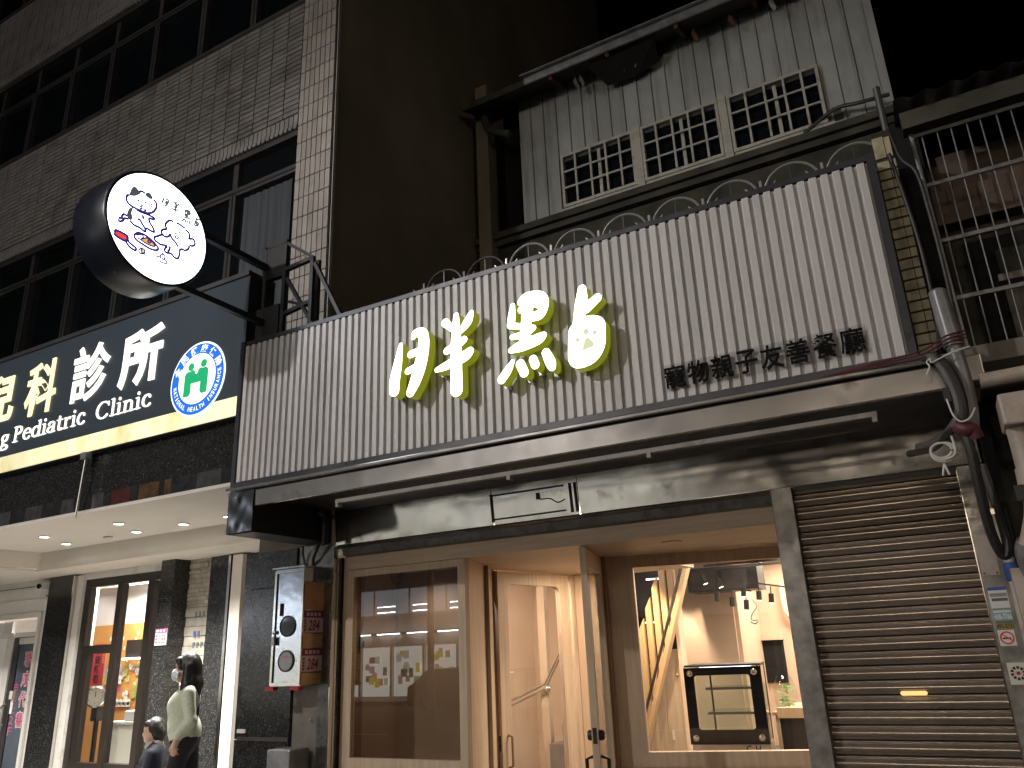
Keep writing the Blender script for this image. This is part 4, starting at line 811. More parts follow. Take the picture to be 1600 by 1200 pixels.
bx('white_jamb', 'white_paint', CF, -6.985, -6.83, 6.22, 6.40, 0, 2.66); bx('metal_reveal', 'chrome', CF, -9.815, -9.79, 6.20, 6.4, 0, 2.66)
bx('grey_jamb', 'white_frame', CF, -9.787, -9.66, 6.24, 6.40, 0, 2.66)
bx('side_wall', 'granite', CF, -6.83, -5.0, 6.36, 6.42, 0, 2.68)
# stacked stone strip, every stone a piece
ss_ = bx('stone_strip', 'grout', CF, -7.80, -7.405, 6.335, 6.40, 0, 2.68)
z = .55; rs = random.Random(5)
while z < 2.66:
    h = rs.choice((.028, .036, .045, .055)); x = -7.80
    if 1.30 < z < 2.12: h = .105
    while x < -7.415:
        w_ = rs.uniform(.09, .2) if h < .1 else .39
        w_ = min(w_, -7.408-x)
        if w_ > .02: piece('stone', 'stone', ss_, (x+w_/2, 6.335-rs.uniform(.004, .022), z+h/2), (w_-.005, .03, h-.005))
        x += w_
    z += h
for k, (z, s_) in enumerate(((2.03, 3), (1.82, 2), (1.70, 4), (1.50, 3))):
    for i in range(s_): bx('plaque_mark', 'p_grey' if (k, i) != (1, 0) else 'p_blue', CF, -7.62+i*.062, -7.585+i*.062, 6.300, 6.306, z, z+.06)
# glazing
bx('head_frame', 'white_frame', CF, -9.66, -8.02, 6.25, 6.40, 2.60, 2.679)
fr = MB(); fr.box(-9.66, -8.02, 6.28, 6.36, 2.50, 2.598); fr.box(-9.66, -9.55, 6.28, 6.36, 0, 2.498); fr.build('window_frame', 'bronze', CF)
for x in (-8.965, -8.40): bx('mullion', 'bronze', CF, x-.045, x+.045, 6.27, 6.36, 0, 2.498)
bx('transom', 'bronze', CF, -9.55, -9.01, 6.28, 6.36, 1.70, 1.80); bx('bottom_rail', 'bronze', CF, -9.55, -8.02, 6.28, 6.36, .02, .50)
bx('door_stile', 'bronze', CF, -9.55, -9.44, 6.285, 6.355, .50, 1.70)
for a, b_, z0, z1 in ((-9.44, -9.01, .5, 1.70), (-9.55, -9.01, 1.80, 2.498), (-8.92, -8.445, .5, 2.498), (-8.355, -8.02, .5, 2.498)):
    bx('pane', 'pane_clinic', CF, a, b_, 6.315, 6.321, z0, z1)
# clinic room
bx('room_wall', 'orange_wall', CF, -12.6, -7.9, 7.60, 7.66, 0, 2.13); bx('room_wall', 'white_paint', CF, -12.6, -7.9, 7.62, 7.68, 2.132, 2.9)
bx('room_wall', 'white_paint', CF, -12.65, -12.6, 6.46, 7.66, 0, 2.9); bx('room_wall', 'white_paint', CF, -7.9, -7.85, 6.44, 7.66, 0, 2.9); bx('room_ceiling', 'white_paint', CF, -12.6, -7.9, 6.45, 7.6, 2.87, 2.92)
bx('room_wall', 'cream', CF, -10.85, -10.42, 6.95, 6.98, 0, 2.86); bx('room_bulkhead', 'white_frame', CF, -12.5, -8.0, 7.25, 7.3, 2.62, 2.868)
area('clinic_room_light', (-9.9, 6.85, 2.84), (-10.2, 7.2, 0), 260, 2.2, .35, (.95, .97, 1.), CF)
bx('ceiling_panel', 'tube_small', CF, -11.2, -8.6, 6.65, 7.05, 2.85, 2.868)
mat('decal_leaf', (.42, .44, .12), .7, var=.3); mat('decal_grey', (.42, .36, .33), .7, var=.3)
rs = random.Random(11)
for k in range(60):
    x = rs.uniform(-11.0, -9.8); z = rs.uniform(1.16, 1.55)
    mt = rs.choice(['decal_grey', 'decal_grey', 'p_cream', 'decal_leaf']) if z > 1.36 else rs.choice(['p_magenta', 'p_rose', 'decal_leaf', 'p_cream', 'p_magenta']) if x < -10.6 else rs.choice(['decal_leaf', 'decal_leaf', 'p_cream', 'p_cream', 'p_rose'])
    rr_ = rs.uniform(.03, .07); m_ = MB()
    for q in range(5):
        a_ = q*1.2566+rs.random(); c = (x+rr_*.6*math.cos(a_), z+rr_*.6*math.sin(a_)); yy = 7.594-k*.00035-q*.00006
        m_.prism([(c[0]+rr_*.5*math.cos(t), yy, c[1]+rr_*.5*math.sin(t)) for t in np.linspace(0, 5.4, 7)], (0, .00004, 0))
    m_.build('flower_decal', mt, CF)
for k in range(16):
    x = rs.uniform(-11.1, -10.3); z = rs.uniform(1.62, 2.05); MB().prism([(x+.02*math.cos(t), 7.590-k*.0002, z+.03*math.sin(t)) for t in np.linspace(0, 5.4, 7)], (0, .0001, 0)).build('petal_decal', 'p_cream', CF)
for a_, b_ in ((-10.75, -10.32), (-10.13, -9.85)):
    m_ = MB(); m_.box(a_, b_, 7.575, 7.58, 1.02, 1.08)
    for i in range(5): m_.cyl((a_+(b_-a_)*(i+.5)/5, 7.575, 1.08), (a_+(b_-a_)*(i+.5)/5, 7.579, 1.08), (b_-a_)/10, n=10)
    for i in range(4): m_.mi = 1; m_.box(a_+.05+i*.09, a_+.09+i*.09, 7.570, 7.574, 1.04, 1.08)
    m_.build('cloud_label', ['p_cream', 'p_midgrey'], CF)
PF = thing('framed_picture', (-10.1, 7.56, 1.66), 'dark framed pink blossom picture on the orange clinic wall', 'picture')
bx('frame', 'bronze', PF, -10.50, -9.74, 7.55, 7.578, 1.665, 1.90); bx('print', 'p_rose', PF, -10.10, -9.85, 7.540, 7.549, 1.69, 1.87)
bx('shelf_light', 'tube_small', CF, -10.5, -9.70, 7.50, 7.55, 1.635, 1.658)
CD = thing('reception_desk', (-9.4, 7.1, 0), 'pale grey reception desk behind the clinic glass', 'desk')
bx('body', 'p_cream', CD, -9.80, -8.6, 6.92, 7.4, .001, .855); bx('top', 'white_frame', CD, -9.83, -8.57, 6.88, 7.42, .857, .885)
bx('card_machine', 'white_plastic', None, -9.56, -9.36, 6.95, 7.1, .886, 1.015, label='small white card machine on the reception desk', cat='machine', bevel=.02)
bx('carton', 'cream', None, -9.22, -9.0, 6.95, 7.15, .886, 1.03, label='buff box on the reception desk beside the pier', cat='box')
RB = thing('spring_banner', (-10.12, 6.9, 1.33), 'red paper banner with black brush writing behind the clinic door glass', 'banner')
bx('paper', 'p_banner', RB, -10.25, -10.0, 6.898, 6.902, 1.325, 1.84)
for k, ch in enumerate('恭賀新禧'): text('character', ch, 'p_black', RB, (-10.205, 6.8955, 1.70-k*.115), (1, 0, 0), (0, 0, 1), .12, .105, bold=.02)
for k in range(7): bx('gold_print', 'p_gold', RB, -10.045, -10.02, 6.895, 6.897, 1.78-k*.03, 1.795-k*.03)
sx_, sy_ = -9.95, 6.85
SCL = thing('dial_scale', (sx_, sy_, 0), 'standing dial weighing scale with a round white face inside the clinic', 'scale')
dd_ = Vector((.75, -.66, 0)).normalized(); p_ = Vector((sx_, sy_-.05, 1.19))
MB().lathe(p_, [(.04, -.03), (.125, -.03), (.13, .0), (.13, .03), (.112, .045), (.105, .035), (.02, .034)], dd_, 28).build('dial_case', 'chrome', SCL, smooth=True)
MB().cyl(p_+dd_*.034, p_+dd_*.037, .104, n=28).build('dial_face', 'p_cream', SCL)
m_ = MB(); du = Vector((-dd_.y, dd_.x, 0))
for i in range(12):
    t = i*.5236; c = p_+dd_*.040+du*(.082*math.cos(t))+Vector((0, 0, .082*math.sin(t))); m_.obox(c-du*.004, du, dd_, (0, 0, 1), .008, .002, .012)
m_.bar(p_+dd_*.041, p_+dd_*.041+Vector((0, 0, .07)), .006); m_.build('dial_marks', 'p_black', SCL)
bx('neck', 'black', SCL, sx_-.06, sx_+.06, sy_-.05, sy_+.05, .90, 1.07); MB().cyl((sx_, sy_, .05), (sx_, sy_, .91), .03, n=12).build('column', 'alu_dark', SCL, smooth=True); bx('platform', 'alu_dark', SCL, sx_-.16, sx_+.16, sy_-.25, sy_+.05, 0.001, .07)
# house number plate on the pier
NP = thing('number_plate', (-7.9, 6.09, 1.78), 'white and red house number plate on the granite pier', 'plate')
bx('plate', 'p_white', NP, -7.99, -7.80, 6.092, 6.098, 1.745, 1.92); bx('band', 'p_magenta', NP, -7.99, -7.80, 6.089, 6.0915, 1.875, 1.92)
text('number', '288', 'p_maroon', NP, (-7.925, 6.0905, 1.762), (1, 0, 0), (0, 0, 1), .115, .09, bold=.01)
for k in range(3): bx('small_print', 'p_pink', NP, -7.982, -7.945, 6.0890, 6.0915, 1.77+k*.032, 1.79+k*.032)
for k, ch in enumerate(range(3)): bx('small_print', 'p_white', NP, -7.97+k*.055, -7.935+k*.055, 6.0865, 6.0885, 1.885, 1.91)
# far-left doorway
FP = thing('stair_doorway', (-11.3, 6.35, 0), 'pale doorway with a tinted glass door beside the clinic', 'doorway')
bx('wall', 'white_wall', FP, -14.5, -10.345, 6.29, 6.44, 2.44, 2.68); bx('lintel', 'white_wall', FP, -14.5, -10.345, 6.275, 6.43, 2.27, 2.435); bx('groove', 'alu_dark', FP, -14.5, -10.36, 6.286, 6.29, 2.596, 2.604)
bx('lintel_trim', 'white_frame', FP, -14.5, -10.50, 6.26, 6.33, 2.20, 2.265)
bx('jamb', 'white_wall', FP, -10.50, -10.345, 6.29, 6.43, 0, 2.27); bx('jamb_trim', 'white_frame', FP, -10.56, -10.503, 6.26, 6.40, 0, 2.20)
tc = bx('tile_jamb', 'grout', FP, -10.69, -10.62, 6.40, 6.43, 0, 2.12)
for k in range(22): piece('tile', 'white_paint', tc, (-10.655, 6.396, .4+k*.08), (.064, .012, .072))
bx('fanlight_bar', 'white_frame', FP, -11.6, -10.69, 6.40, 6.45, 1.97, 2.03); bx('fanlight', 'pane_tint', FP, -11.6, -10.69, 6.43, 6.436, 2.03, 2.2)
bx('door_frame', 'alu_dark', FP, -11.25, -11.13, 6.40, 6.46, 0, 1.97); bx('door_frame', 'white_frame', FP, -11.38, -11.25, 6.38, 6.46, 0, 2.03)
mat('door_tint', (.10, .12, .15), .08, var=.3, vs=1.4); bx('door_glass', 'door_tint', FP, -11.13, -10.70, 6.42, 6.43, 0, 1.97)
bx('top_rail', 'white_frame', FP, -11.13, -10.70, 6.40, 6.419, 1.88, 1.96)
for k, ch in enumerate('聯成代書'):
    text('character', ch, 'p_white', FP, (-10.985, 6.4175, 1.585-k*.245), (1, 0, 0), (0, 0, 1), .165, .205, bold=.05); text('character', ch, 'p_pink', FP, (-10.975, 6.4155, 1.592-k*.245), (1, 0, 0), (0, 0, 1), .15, .19, bold=.008)
for k, ch in enumerate('由此上2F'): text('character', ch, 'p_pink', FP, (-11.12, 6.4165, 1.30-k*.135), (1, 0, 0), (0, 0, 1), .085, .10)
bx('white_panel', 'p_white', FP, -13.0, -11.40, 6.43, 6.47, 0, 2.18)
bx('letter_box', 'white_plastic', FP, -11.14, -11.07, 6.38, 6.417, 1.20, 1.30); bx('notice', 'p_white', FP, -11.15, -11.08, 6.408, 6.415, 1.02, 1.20); m_ = MB(); m_.tube(smooth_path([(-11.19, 6.38, 1.14), (-11.19, 6.33, 1.1), (-11.19, 6.33, .95), (-11.19, 6.38, .9)]), .012); m_.build('door_pull', 'chrome', FP, smooth=True)
CC = thing('security_camera', (-10.43, 6.2, 2.5), 'small white security camera by the doorway lintel', 'camera')
bx('housing', 'white_plastic', CC, -10.53, -10.40, 6.14, 6.285, 2.53, 2.64, bevel=.012); MB().cyl((-10.43, 6.145, 2.575), (-10.425, 6.128, 2.572), .032, n=16).build('lens', 'black_gloss', CC, smooth=True)
MB().tube(smooth_path([(-10.40, 6.27, 2.56), (-10.37, 6.27, 2.49), (-10.40, 6.27, 2.44), (-10.46, 6.27, 2.47)]), .007).build('lead', 'cable', CC, smooth=True)
# downlights in the clinic ceiling
for k, (x, y, where) in enumerate(((-7.26, 4.98, 'right one of the two nearest the street'), (-8.52, 4.99, 'left one of the two nearest the street'), (-7.585, 5.42, 'second from left in the inner row'), (-6.85, 5.42, 'third from left in the inner row'), (-8.84, 5.44, 'leftmost in the inner row'), (-6.18, 5.41, 'half hidden by the canopy end plate'), (-11.3, 5.2, 'added unseen beyond the left edge to brighten the stair doorway'))):  # the last one is added out of view to brighten the stair doorway
    D = thing('downlight', (x, y, 2.885), 'lit clinic ceiling downlight, '+where, 'downlight', 'clinic ceiling downlights')
    zc_ = 2.8985 if x > -10 else 2.6785
    MB().lathe((x, y, zc_), [(.035, -.002), (.062, -.002), (.062, -.009), (.05, -.012), (.047, -.004)], (0, 0, 1), 20).build('trim', 'white_plastic', D, smooth=True)
    MB().cyl((x, y, zc_-.008), (x, y, zc_-.005), .046, n=18).build('lens', 'downlight', D)
    spot('downlight_beam', (x, y, zc_-.03), (x, y-.15, 0), 430, 110, 1., (1., .96, .89), .04, D)
MB().lathe((-8.1, 5.45, 2.8985), [(.01, -.002), (.05, -.002), (.05, -.018), (.03, -.022)], (0, 0, 1), 16).build('smoke_detector', 'white_plastic', None, smooth=True, label='small white smoke detector between the clinic downlights', cat='detector')

# ------------------------------------------------------------------ granite pillar with mailbox
GP = thing('granite_pillar', (-5.3, 5.2, 0), 'dark polished granite pillar under the left end of the canopy', 'pillar')
for z0, z1 in ((0, .90), (.908, 2.130), (2.138, 2.452)): bx('slab', 'granite', GP, -5.64, -5.02, 5.18, 5.30, z0, z1)
bx('core', 'concrete', GP, -5.62, -4.74, 5.305, 5.60, 0, 2.7)
bx('joint_cover', 'alu_dark', GP, -5.60, -5.02, 5.170, 5.179, .895, .925); bx('small_plate', 'white_plastic', GP, -5.60, -5.50, 5.165, 5.178, .955, .985)
bx('side_board', 'concrete', GP, -5.015, -4.74, 5.21, 5.30, 0, 1.40); bx('side_board', 'steel_trim', GP, -5.015, -4.72, 5.20, 5.29, 2.0, 2.452)
bx('angle_trim', 'steel_trim', GP, -4.735, -4.60, 5.19, 5.33, 0, 2.44); bx('angle_edge', 'chrome', GP, -4.600, -4.592, 5.17, 5.24, 0, 2.40)
MB().lathe((-4.80, 5.19, 1.06), [(.004, 0), (.010, .0), (.010, .01), (.004, .014)], (0, -1, 0), 10).build('bolt', 'galv', GP, smooth=True)
MX = thing('mailbox', (-4.86, 5.1, 1.31), 'tall shiny steel mailbox cabinet with two round windows on the pillar', 'mailbox')
bx('body', 'steel_mail', MX, -5.03, -4.706, 4.958, 5.205, 1.325, 2.245)
bx('lid', 'steel_mail', MX, -5.055, -4.695, 4.93, 5.205, 2.247, 2.262, bevel=.003)
fr = MB(); fr.box(-5.03, -5.008, 4.945, 4.957, 1.33, 2.235); fr.box(-4.728, -4.706, 4.945, 4.957, 1.33, 2.235); fr.box(-5.008, -4.728, 4.945, 4.957, 1.33, 1.352); fr.box(-5.008, -4.728, 4.945, 4.957, 2.213, 2.235); fr.build('door_frame', 'chrome', MX)
for z, mt in ((1.785, 'black'), (1.515, 'p_midgrey')):
    MB().lathe((-4.868, 4.957, z), [(.060, .0), (.084, 0), (.084, .010), (.074, .012), (.070, .004)], (0, -1, 0), 28).build('round_window', 'black', MX, smooth=True)
    MB().cyl((-4.868, 4.9565, z), (-4.868, 4.950, z), .072, n=28).build('window_pane', 'night_glass' if mt == 'black' else 'p_midgrey', MX)
bx('pink_letter', 'p_pink', MX, -4.90, -4.84, 4.946, 4.949, 1.54, 1.555)
bx('latch', 'chrome', MX, -4.965, -4.945, 4.935, 4.956, 1.87, 1.97); MB().lathe((-5.0, 4.945, 1.74), [(.004, 0), (.014, .0), (.014, .012), (.004, .014)], (0, -1, 0), 12).build('lock', 'chrome', MX, smooth=True); bx('padlock', 'galv', MX, -5.015, -4.985, 4.925, 4.944, 1.64, 1.705)
for a in (-5.06, -4.79): bx('red_foot', 'red_plastic', MX, a, a+.09, 4.93, 4.99, 1.295, 1.324, bevel=.006)
for z0, z1 in ((1.33, 1.415), (1.61, 1.715), (1.905, 2.13)): bx('reflection_sheet', 'side_reflection', MX, -4.7055, -4.7025, 4.962, 5.20, z0, z1)  # added sheets painted as the warm reflection between the number plates
for k, (z0, z1) in enumerate(((1.72, 1.90), (1.42, 1.605))):
    Np = thing('number_plate', (-4.70, 5.08, z0), ('upper' if k == 0 else 'lower')+' maroon and pink house number 284 plate on the mailbox side', 'plate')
    bx('plate', 'p_plate', Np, -4.7045, -4.702, 4.955, 5.20, z0, z1); bx('band', 'p_maroon', Np, -4.7018, -4.7005, 4.955, 5.20, z1-.055, z1); bx('edge', 'p_maroon', Np, -4.7018, -4.7005, 4.955, 5.20, z0, z0+.008)
    text('number', '284', 'p_maroon', Np, (-4.7003, 5.015, z0+.022), (0, 1, 0), (0, 0, 1), .125, .085, bold=.02, shear=.15)
    for i in range(4): bx('small_print', 'p_maroon', Np, -4.7018, -4.7006, 4.970, 4.990, z0+.02+i*.025, z0+.038+i*.025)
    for i in range(4): bx('band_print', 'p_plate', Np, -4.7003, -4.6996, 4.99+i*.045, 5.02+i*.045, z1-.042, z1-.015)
MB().tube(smooth_path([(-4.86, 5.22, 2.27), (-4.80, 5.15, 2.34), (-4.72, 5.12, 2.45), (-4.70, 5.12, 2.60)]), .014).build('wire', 'cable', None, smooth=True, label='black cable rising from the mailbox into the canopy', cat='cable', group='cables above the mailbox')
MB().tube(smooth_path([(-4.93, 5.20, 2.26), (-4.93, 5.16, 2.38), (-4.90, 5.12, 2.45)]), .010).build('wire', 'cable', None, smooth=True, label='thin short black cable behind the mailbox lid', cat='cable', group='cables above the mailbox')
MB().tube(smooth_path([(-4.585, 4.95, 2.70), (-4.57, 5.0, 2.66), (-4.57, 5.02, 2.55), (-4.575, 5.03, 2.42)]), .030, 10).build('conduit', 'black', None, smooth=True, label='black bent conduit at the left end of the steel header', cat='pipe')
bx('floor_box', 'galv', None, -5.02, -4.78, 4.95, 5.17, .0, .86, label='grey utility box standing under the mailbox', cat='box', bevel=.01)
# ------------------------------------------------------------------ wooden shopfront (entrance recess turned 14 degrees)
WF = thing('wooden_shopfront', (-2.7, 5.4, 0), 'pale oak shopfront with a recessed angled entrance', 'shopfront')
A14 = R(14); E1 = Vector((math.cos(A14), math.sin(A14), 0)); E2 = Vector((-math.sin(A14), math.cos(A14), 0)); EZ_ = Vector((0, 0, 1)); W0 = Vector((-2.6, 6.19, 0))
bx('header', 'oak_h', WF, -4.52, -.945, 5.285, 5.335, 2.226, 2.337)
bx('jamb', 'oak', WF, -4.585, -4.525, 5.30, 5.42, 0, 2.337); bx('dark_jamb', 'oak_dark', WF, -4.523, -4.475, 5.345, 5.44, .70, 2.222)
Fm = MB(); Fm.box(-4.52, -4.47, 5.29, 5.342, .70, 2.222); Fm.box(-3.425, -3.357, 5.29, 5.342, .70, 2.222); Fm.box(-4.47, -3.425, 5.29, 5.342, 2.166, 2.222); Fm.box(-4.47, -3.425, 5.29, 5.342, .70, .772)
Fm.build('window_frame', 'oak', WF)
bx('pane', 'pane_tint', WF, -4.47, -3.425, 5.313, 5.319, .772, 2.166)
bx('base_panel', 'oak', WF, -4.52, -3.357, 5.30, 5.34, 0, .698)
# show box behind the left pane
bx('blind', 'blind', WF, -4.50, -3.52, 5.92, 5.93, .60, 2.26); bx('show_box_side', 'blind', WF, -4.51, -4.50, 5.36, 5.92, .60, 2.26); bx('show_box_top', 'blind', WF, -4.50, -3.45, 5.36, 5.92, 2.225, 2.24); bx('show_box_floor', 'oak_h', WF, -4.5, -3.45, 5.36, 5.92, .60, .62)
pb = MB(); pb.tube(smooth_path([(-4.44, 5.40, 2.16), (-4.455, 5.40, 1.9), (-4.452, 5.40, 1.70)], 6), .003, 5); pb.build('pull_cord', 'black', WF)
bx('cord_toggle', 'black', WF, -4.468, -4.438, 5.39, 5.41, 1.60, 1.70)
m_ = MB(); m_.tube(smooth_path([(-4.28, 5.55, 2.21), (-4.26, 5.55, 2.13), (-4.20, 5.55, 2.10), (-4.15, 5.55, 2.16)], 6), .004, 5); m_.box(-4.18, -4.13, 5.53, 5.57, 2.15, 2.22); m_.build('loose_lead', 'black', WF)
# left reveal panel
ra = Vector((-3.357, 5.345, 0)); rb = Vector((-3.672, 6.24, 0)); rd = (rb-ra).normalized(); rn = Vector((rd.y, -rd.x, 0))
MB().obox(ra-rn*.06, rd, rn, EZ_, (rb-ra).length, .06, 2.222).build('reveal_panel', 'oak', WF)
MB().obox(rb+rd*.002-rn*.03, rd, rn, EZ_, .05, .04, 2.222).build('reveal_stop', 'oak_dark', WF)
# soffit
sf = MB(); sf.prism([(-3.37, 5.337, 2.226), (-.90, 5.337, 2.226), (-.90, 6.63, 2.226), (-2.38, 6.26, 2.226), (-2.25, 7.75, 2.226), (-3.55, 7.75, 2.226), (-3.80, 6.30, 2.226)], (0, 0, .03)); sf.build('soffit', 'oak_h', WF)
MB().lathe((-1.782, 5.65, 2.2255), [(.045, -.001), (.075, -.001), (.075, -.005), (.066, -.006)], (0, 0, 1), 28).build('soffit_downlight_trim', 'oak_light', WF, smooth=True)
# right window in the angled wall
def W(s): return W0+E1*s
wf = MB()
for s0, s1, z0, z1 in ((.0, .28, .64, 2.222), (1.62, 1.78, .64, 2.222), (.28, 1.62, 2.128, 2.222), (.28, 1.62, .64, .742)):
    wf.obox(W(s0)-E2*.03+EZ_*z0, E1, E2, EZ_, s1-s0, .08, z1-z0)
wf.build('window_frame', 'oak', WF)
MB().obox(W(.268)-E2*.036+EZ_*.742, E1, E2, EZ_, .010, .008, 1.39).build('bead', 'oak_light', WF); MB().obox(W(.268)-E2*.036+EZ_*2.126, E1, E2, EZ_, 1.36, .008, .008).build('bead', 'oak_light', WF)
MB().obox(W(.28)+EZ_*.742, E1, E2, EZ_, 1.34, .006, 1.386).build('pane', 'pane', WF)
MB().obox(W(0)-E2*.02+EZ_*0, E1, E2, EZ_, 1.78, .06, .638).build('base_panel', 'oak', WF)
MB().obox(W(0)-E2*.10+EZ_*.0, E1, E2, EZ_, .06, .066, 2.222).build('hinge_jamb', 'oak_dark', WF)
bx('end_panel', 'oak', WF, -.93, -.90, 5.34, 6.66, 0, 2.224)
# right door leaf, standing open towards the street
ha = Vector((-2.572, 6.115, 0)); fb = Vector((-2.350, 5.302, 0)); dd = (fb-ha).normalized(); dn = Vector((-dd.y, dd.x, 0)); LW = (fb-ha).length
DR_ = thing('door_leaf', ha, 'oak glass door leaf standing open edge-on beside the angled window', 'door')
dl = MB(); T = .045
for s0, s1, z0, z1 in ((0, .10, .03, 2.212), (LW-.10, LW, .03, 2.212), (.10, LW-.10, 2.08, 2.212), (.10, LW-.10, .03, .25)): dl.obox(ha+dd*s0-dn*T/2+EZ_*z0, dd, dn, EZ_, s1-s0, T, z1-z0)
dl.build('frame', 'oak', DR_)
MB().obox(ha+dd*.10-dn*.003+EZ_*.25, dd, dn, EZ_, LW-.2, .006, 1.83).build('pane', 'pane', DR_)
for z in (.95,):
    MB().lathe(fb-dd*.05+EZ_*z, [(.030, -.055), (.034, -.045), (.034, .045), (.026, .06)], dn, 16).build('deadbolt', 'bronze', DR_, smooth=True)
MB().obox(fb-dn*.014+EZ_*.90+dd*.0005, dd, dn, EZ_, .003, .028, .10).build('lock_plate', 'bronze', DR_)
for sg in (1, -1): MB().tube([tuple(fb-dd*.06+dn*sg*(T/2)+EZ_*.82), tuple(fb-dd*.06+dn*sg*.075+EZ_*.80), tuple(fb-dd*.06+dn*sg*.075+EZ_*.35), tuple(fb-dd*.06+dn*sg*(T/2)+EZ_*.33)], .013, 8).build('pull_handle', 'bronze', DR_, smooth=True)
for z in (1.92, 1.62, .4): MB().obox(ha-dd*.03-dn*.035+EZ_*z, dd, dn, EZ_, .03, .016, .10).build('hinge', 'bronze', DR_)
# left door leaf, swung inwards, with a rounded pane
pa = Vector((-3.655, 6.27, 0)); pbv = Vector((-3.430, 7.29, 0)); ad = (pbv-pa).normalized(); an = Vector((ad.y, -ad.x, 0)); AW = (pbv-pa).length
DA = thing('door_leaf', pa, 'oak glass door leaf with a rounded tall pane swung into the shop', 'door')
def rrect(s0, s1, z0, z1, r_, n=6):
    out = []
    for cs_, cz_, t0 in ((s1-r_, z1-r_, 0), (s0+r_, z1-r_, 90), (s0+r_, z0+r_, 180), (s1-r_, z0+r_, 270)):
        out += [(cs_+r_*math.cos(R(t0+90*i/n)), cz_+r_*math.sin(R(t0+90*i/n))) for i in range(n+1)]
    return out
me, c = shape_mesh('frame', [[(0, .03), (AW, .03), (AW, 2.212), (0, 2.212)], rrect(.13, AW-.15, .30, 2.10, .07)], lambda a, b_, d_: pa+ad*a+EZ_*b_+an*(d_-.025), .05, ['oak'])
link('frame', me, DA, c)
MB().prism([pa+ad*a+EZ_*b_-an*.003 for a, b_ in rrect(.125, AW-.145, .295, 2.105, .07)], an*.006).build('pane', 'pane', DA)
MB().tube([tuple(pa+ad*.075+an*.028+EZ_*.84), tuple(pa+ad*.075+an*.07+EZ_*.83), tuple(pa+ad*.075+an*.07+EZ_*.60), tuple(pa+ad*.075+an*.028+EZ_*.59)], .011, 8).build('pull_handle', 'oak_dark', DA, smooth=True)
MB().obox(pa-ad*.002-an*.012+EZ_*.72, ad, an, EZ_, .003, .024, .12).build('strike_plate', 'chrome', DA)
for k in range(2): MB().obox(pa-ad*.004-an*.006+EZ_*(.75+k*.04), ad, an, EZ_, .003, .010, .022).build('strike_hole', 'black', DA)
# ------------------------------------------------------------------ inside the cafe
CR = thing('cafe_room', (-2.4, 9, 0), 'warm cream cafe interior seen through the shopfront', 'room')
bx('floor', 'concrete', CR, -4.72, .15, 5.36, 16, .001, .006)
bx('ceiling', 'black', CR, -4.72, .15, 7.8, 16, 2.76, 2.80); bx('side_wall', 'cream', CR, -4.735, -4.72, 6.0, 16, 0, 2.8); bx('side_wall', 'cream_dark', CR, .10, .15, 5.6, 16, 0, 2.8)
bx('lobby_ceiling', 'cream', CR, -4.72, -3.56, 6.2, 7.75, 2.40, 2.44); bx('lobby_wall', 'cream', CR, -3.40, -2.92, 7.42, 7.47, 0, 2.40); bx('lobby_post', 'oak', CR, -3.46, -3.405, 7.34, 7.46, 0, 2.40)
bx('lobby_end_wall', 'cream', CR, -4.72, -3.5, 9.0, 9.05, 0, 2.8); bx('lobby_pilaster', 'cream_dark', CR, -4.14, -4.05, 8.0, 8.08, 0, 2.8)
bx('rear_wall', 'cream', CR, -4.72, -2.975, 12.0, 12.06, 0, 2.78); bx('rear_return', 'cream', CR, -2.98, -2.92, 12.06, 13.4, 0, 2.78); bx('rear_wall', 'cream', CR, -2.92, .1, 13.4, 13.46, 0, 2.78)
bx('dark_niche', 'void', CR, -3.08, -2.60, 13.36, 13.395, .9, 1.53); bx('niche_lintel', 'cream', CR, -3.15, -2.58, 13.30, 13.395, 1.535, 1.63)
# stair screen: oak slats behind a sloping stringer
ST = thing('stair_screen', (-3.2, 9.5, 0), 'oak slat screen and sloping stringer of the cafe stair', 'stair')
for i, x in enumerate((-3.60, -3.495, -3.39, -3.285, -3.18, -3.075, -2.97, -2.865)):
    top = (1.66, 1.84, 2.08, 2.32, 2.7, 2.7, 2.7, 2.7)[i]
    zb = .12+(x+3.66)*2.76
    MB().prism([(x-.036, 9.50, zb-.05), (x+.036, 9.50, zb+.15), (x+.036, 9.50, top), (x-.036, 9.50, top-.13 if i < 4 else top)], (0, .05, 0)).build('slat', 'oak_light', ST)
MB().bar((-3.66, 9.46, .12), (-2.74, 9.46, 2.66), .05, .13, (0, 1, 0)).build('stringer', 'oak_light', ST)
MB().cyl((-3.64, 9.40, .42), (-2.80, 9.40, 2.62), .018, n=8).build('handrail', 'alu_dark', ST, smooth=True)
bx('screen_back', 'black', ST, -4.6, -3.30, 10.3, 10.33, 0, 2.75)
bx('closet_panel', 'oak', ST, -3.60, -3.31, 9.60, 9.63, 0, 1.30); bx('closet_panel', 'oak', ST, -3.305, -3.09, 9.60, 9.63, 0, 1.47); bx('closet_side', 'cream', ST, -3.085, -3.04, 9.55, 9.75, 0, 2.75)
bx('closet_handle', 'white_plastic', ST, -3.262, -3.238, 9.585, 9.598, .47, .58); MB().sphere((-3.13, 9.585, 1.18), .018).build('closet_knob', 'oak_light', ST, smooth=True)
for k, (x, z) in enumerate(((-3.52, 1.80), (-3.45, 2.33))): bx('led_tube', 'tube_small', ST, x-.07, x+.09, 9.9, 9.92, z-.008, z+.008)
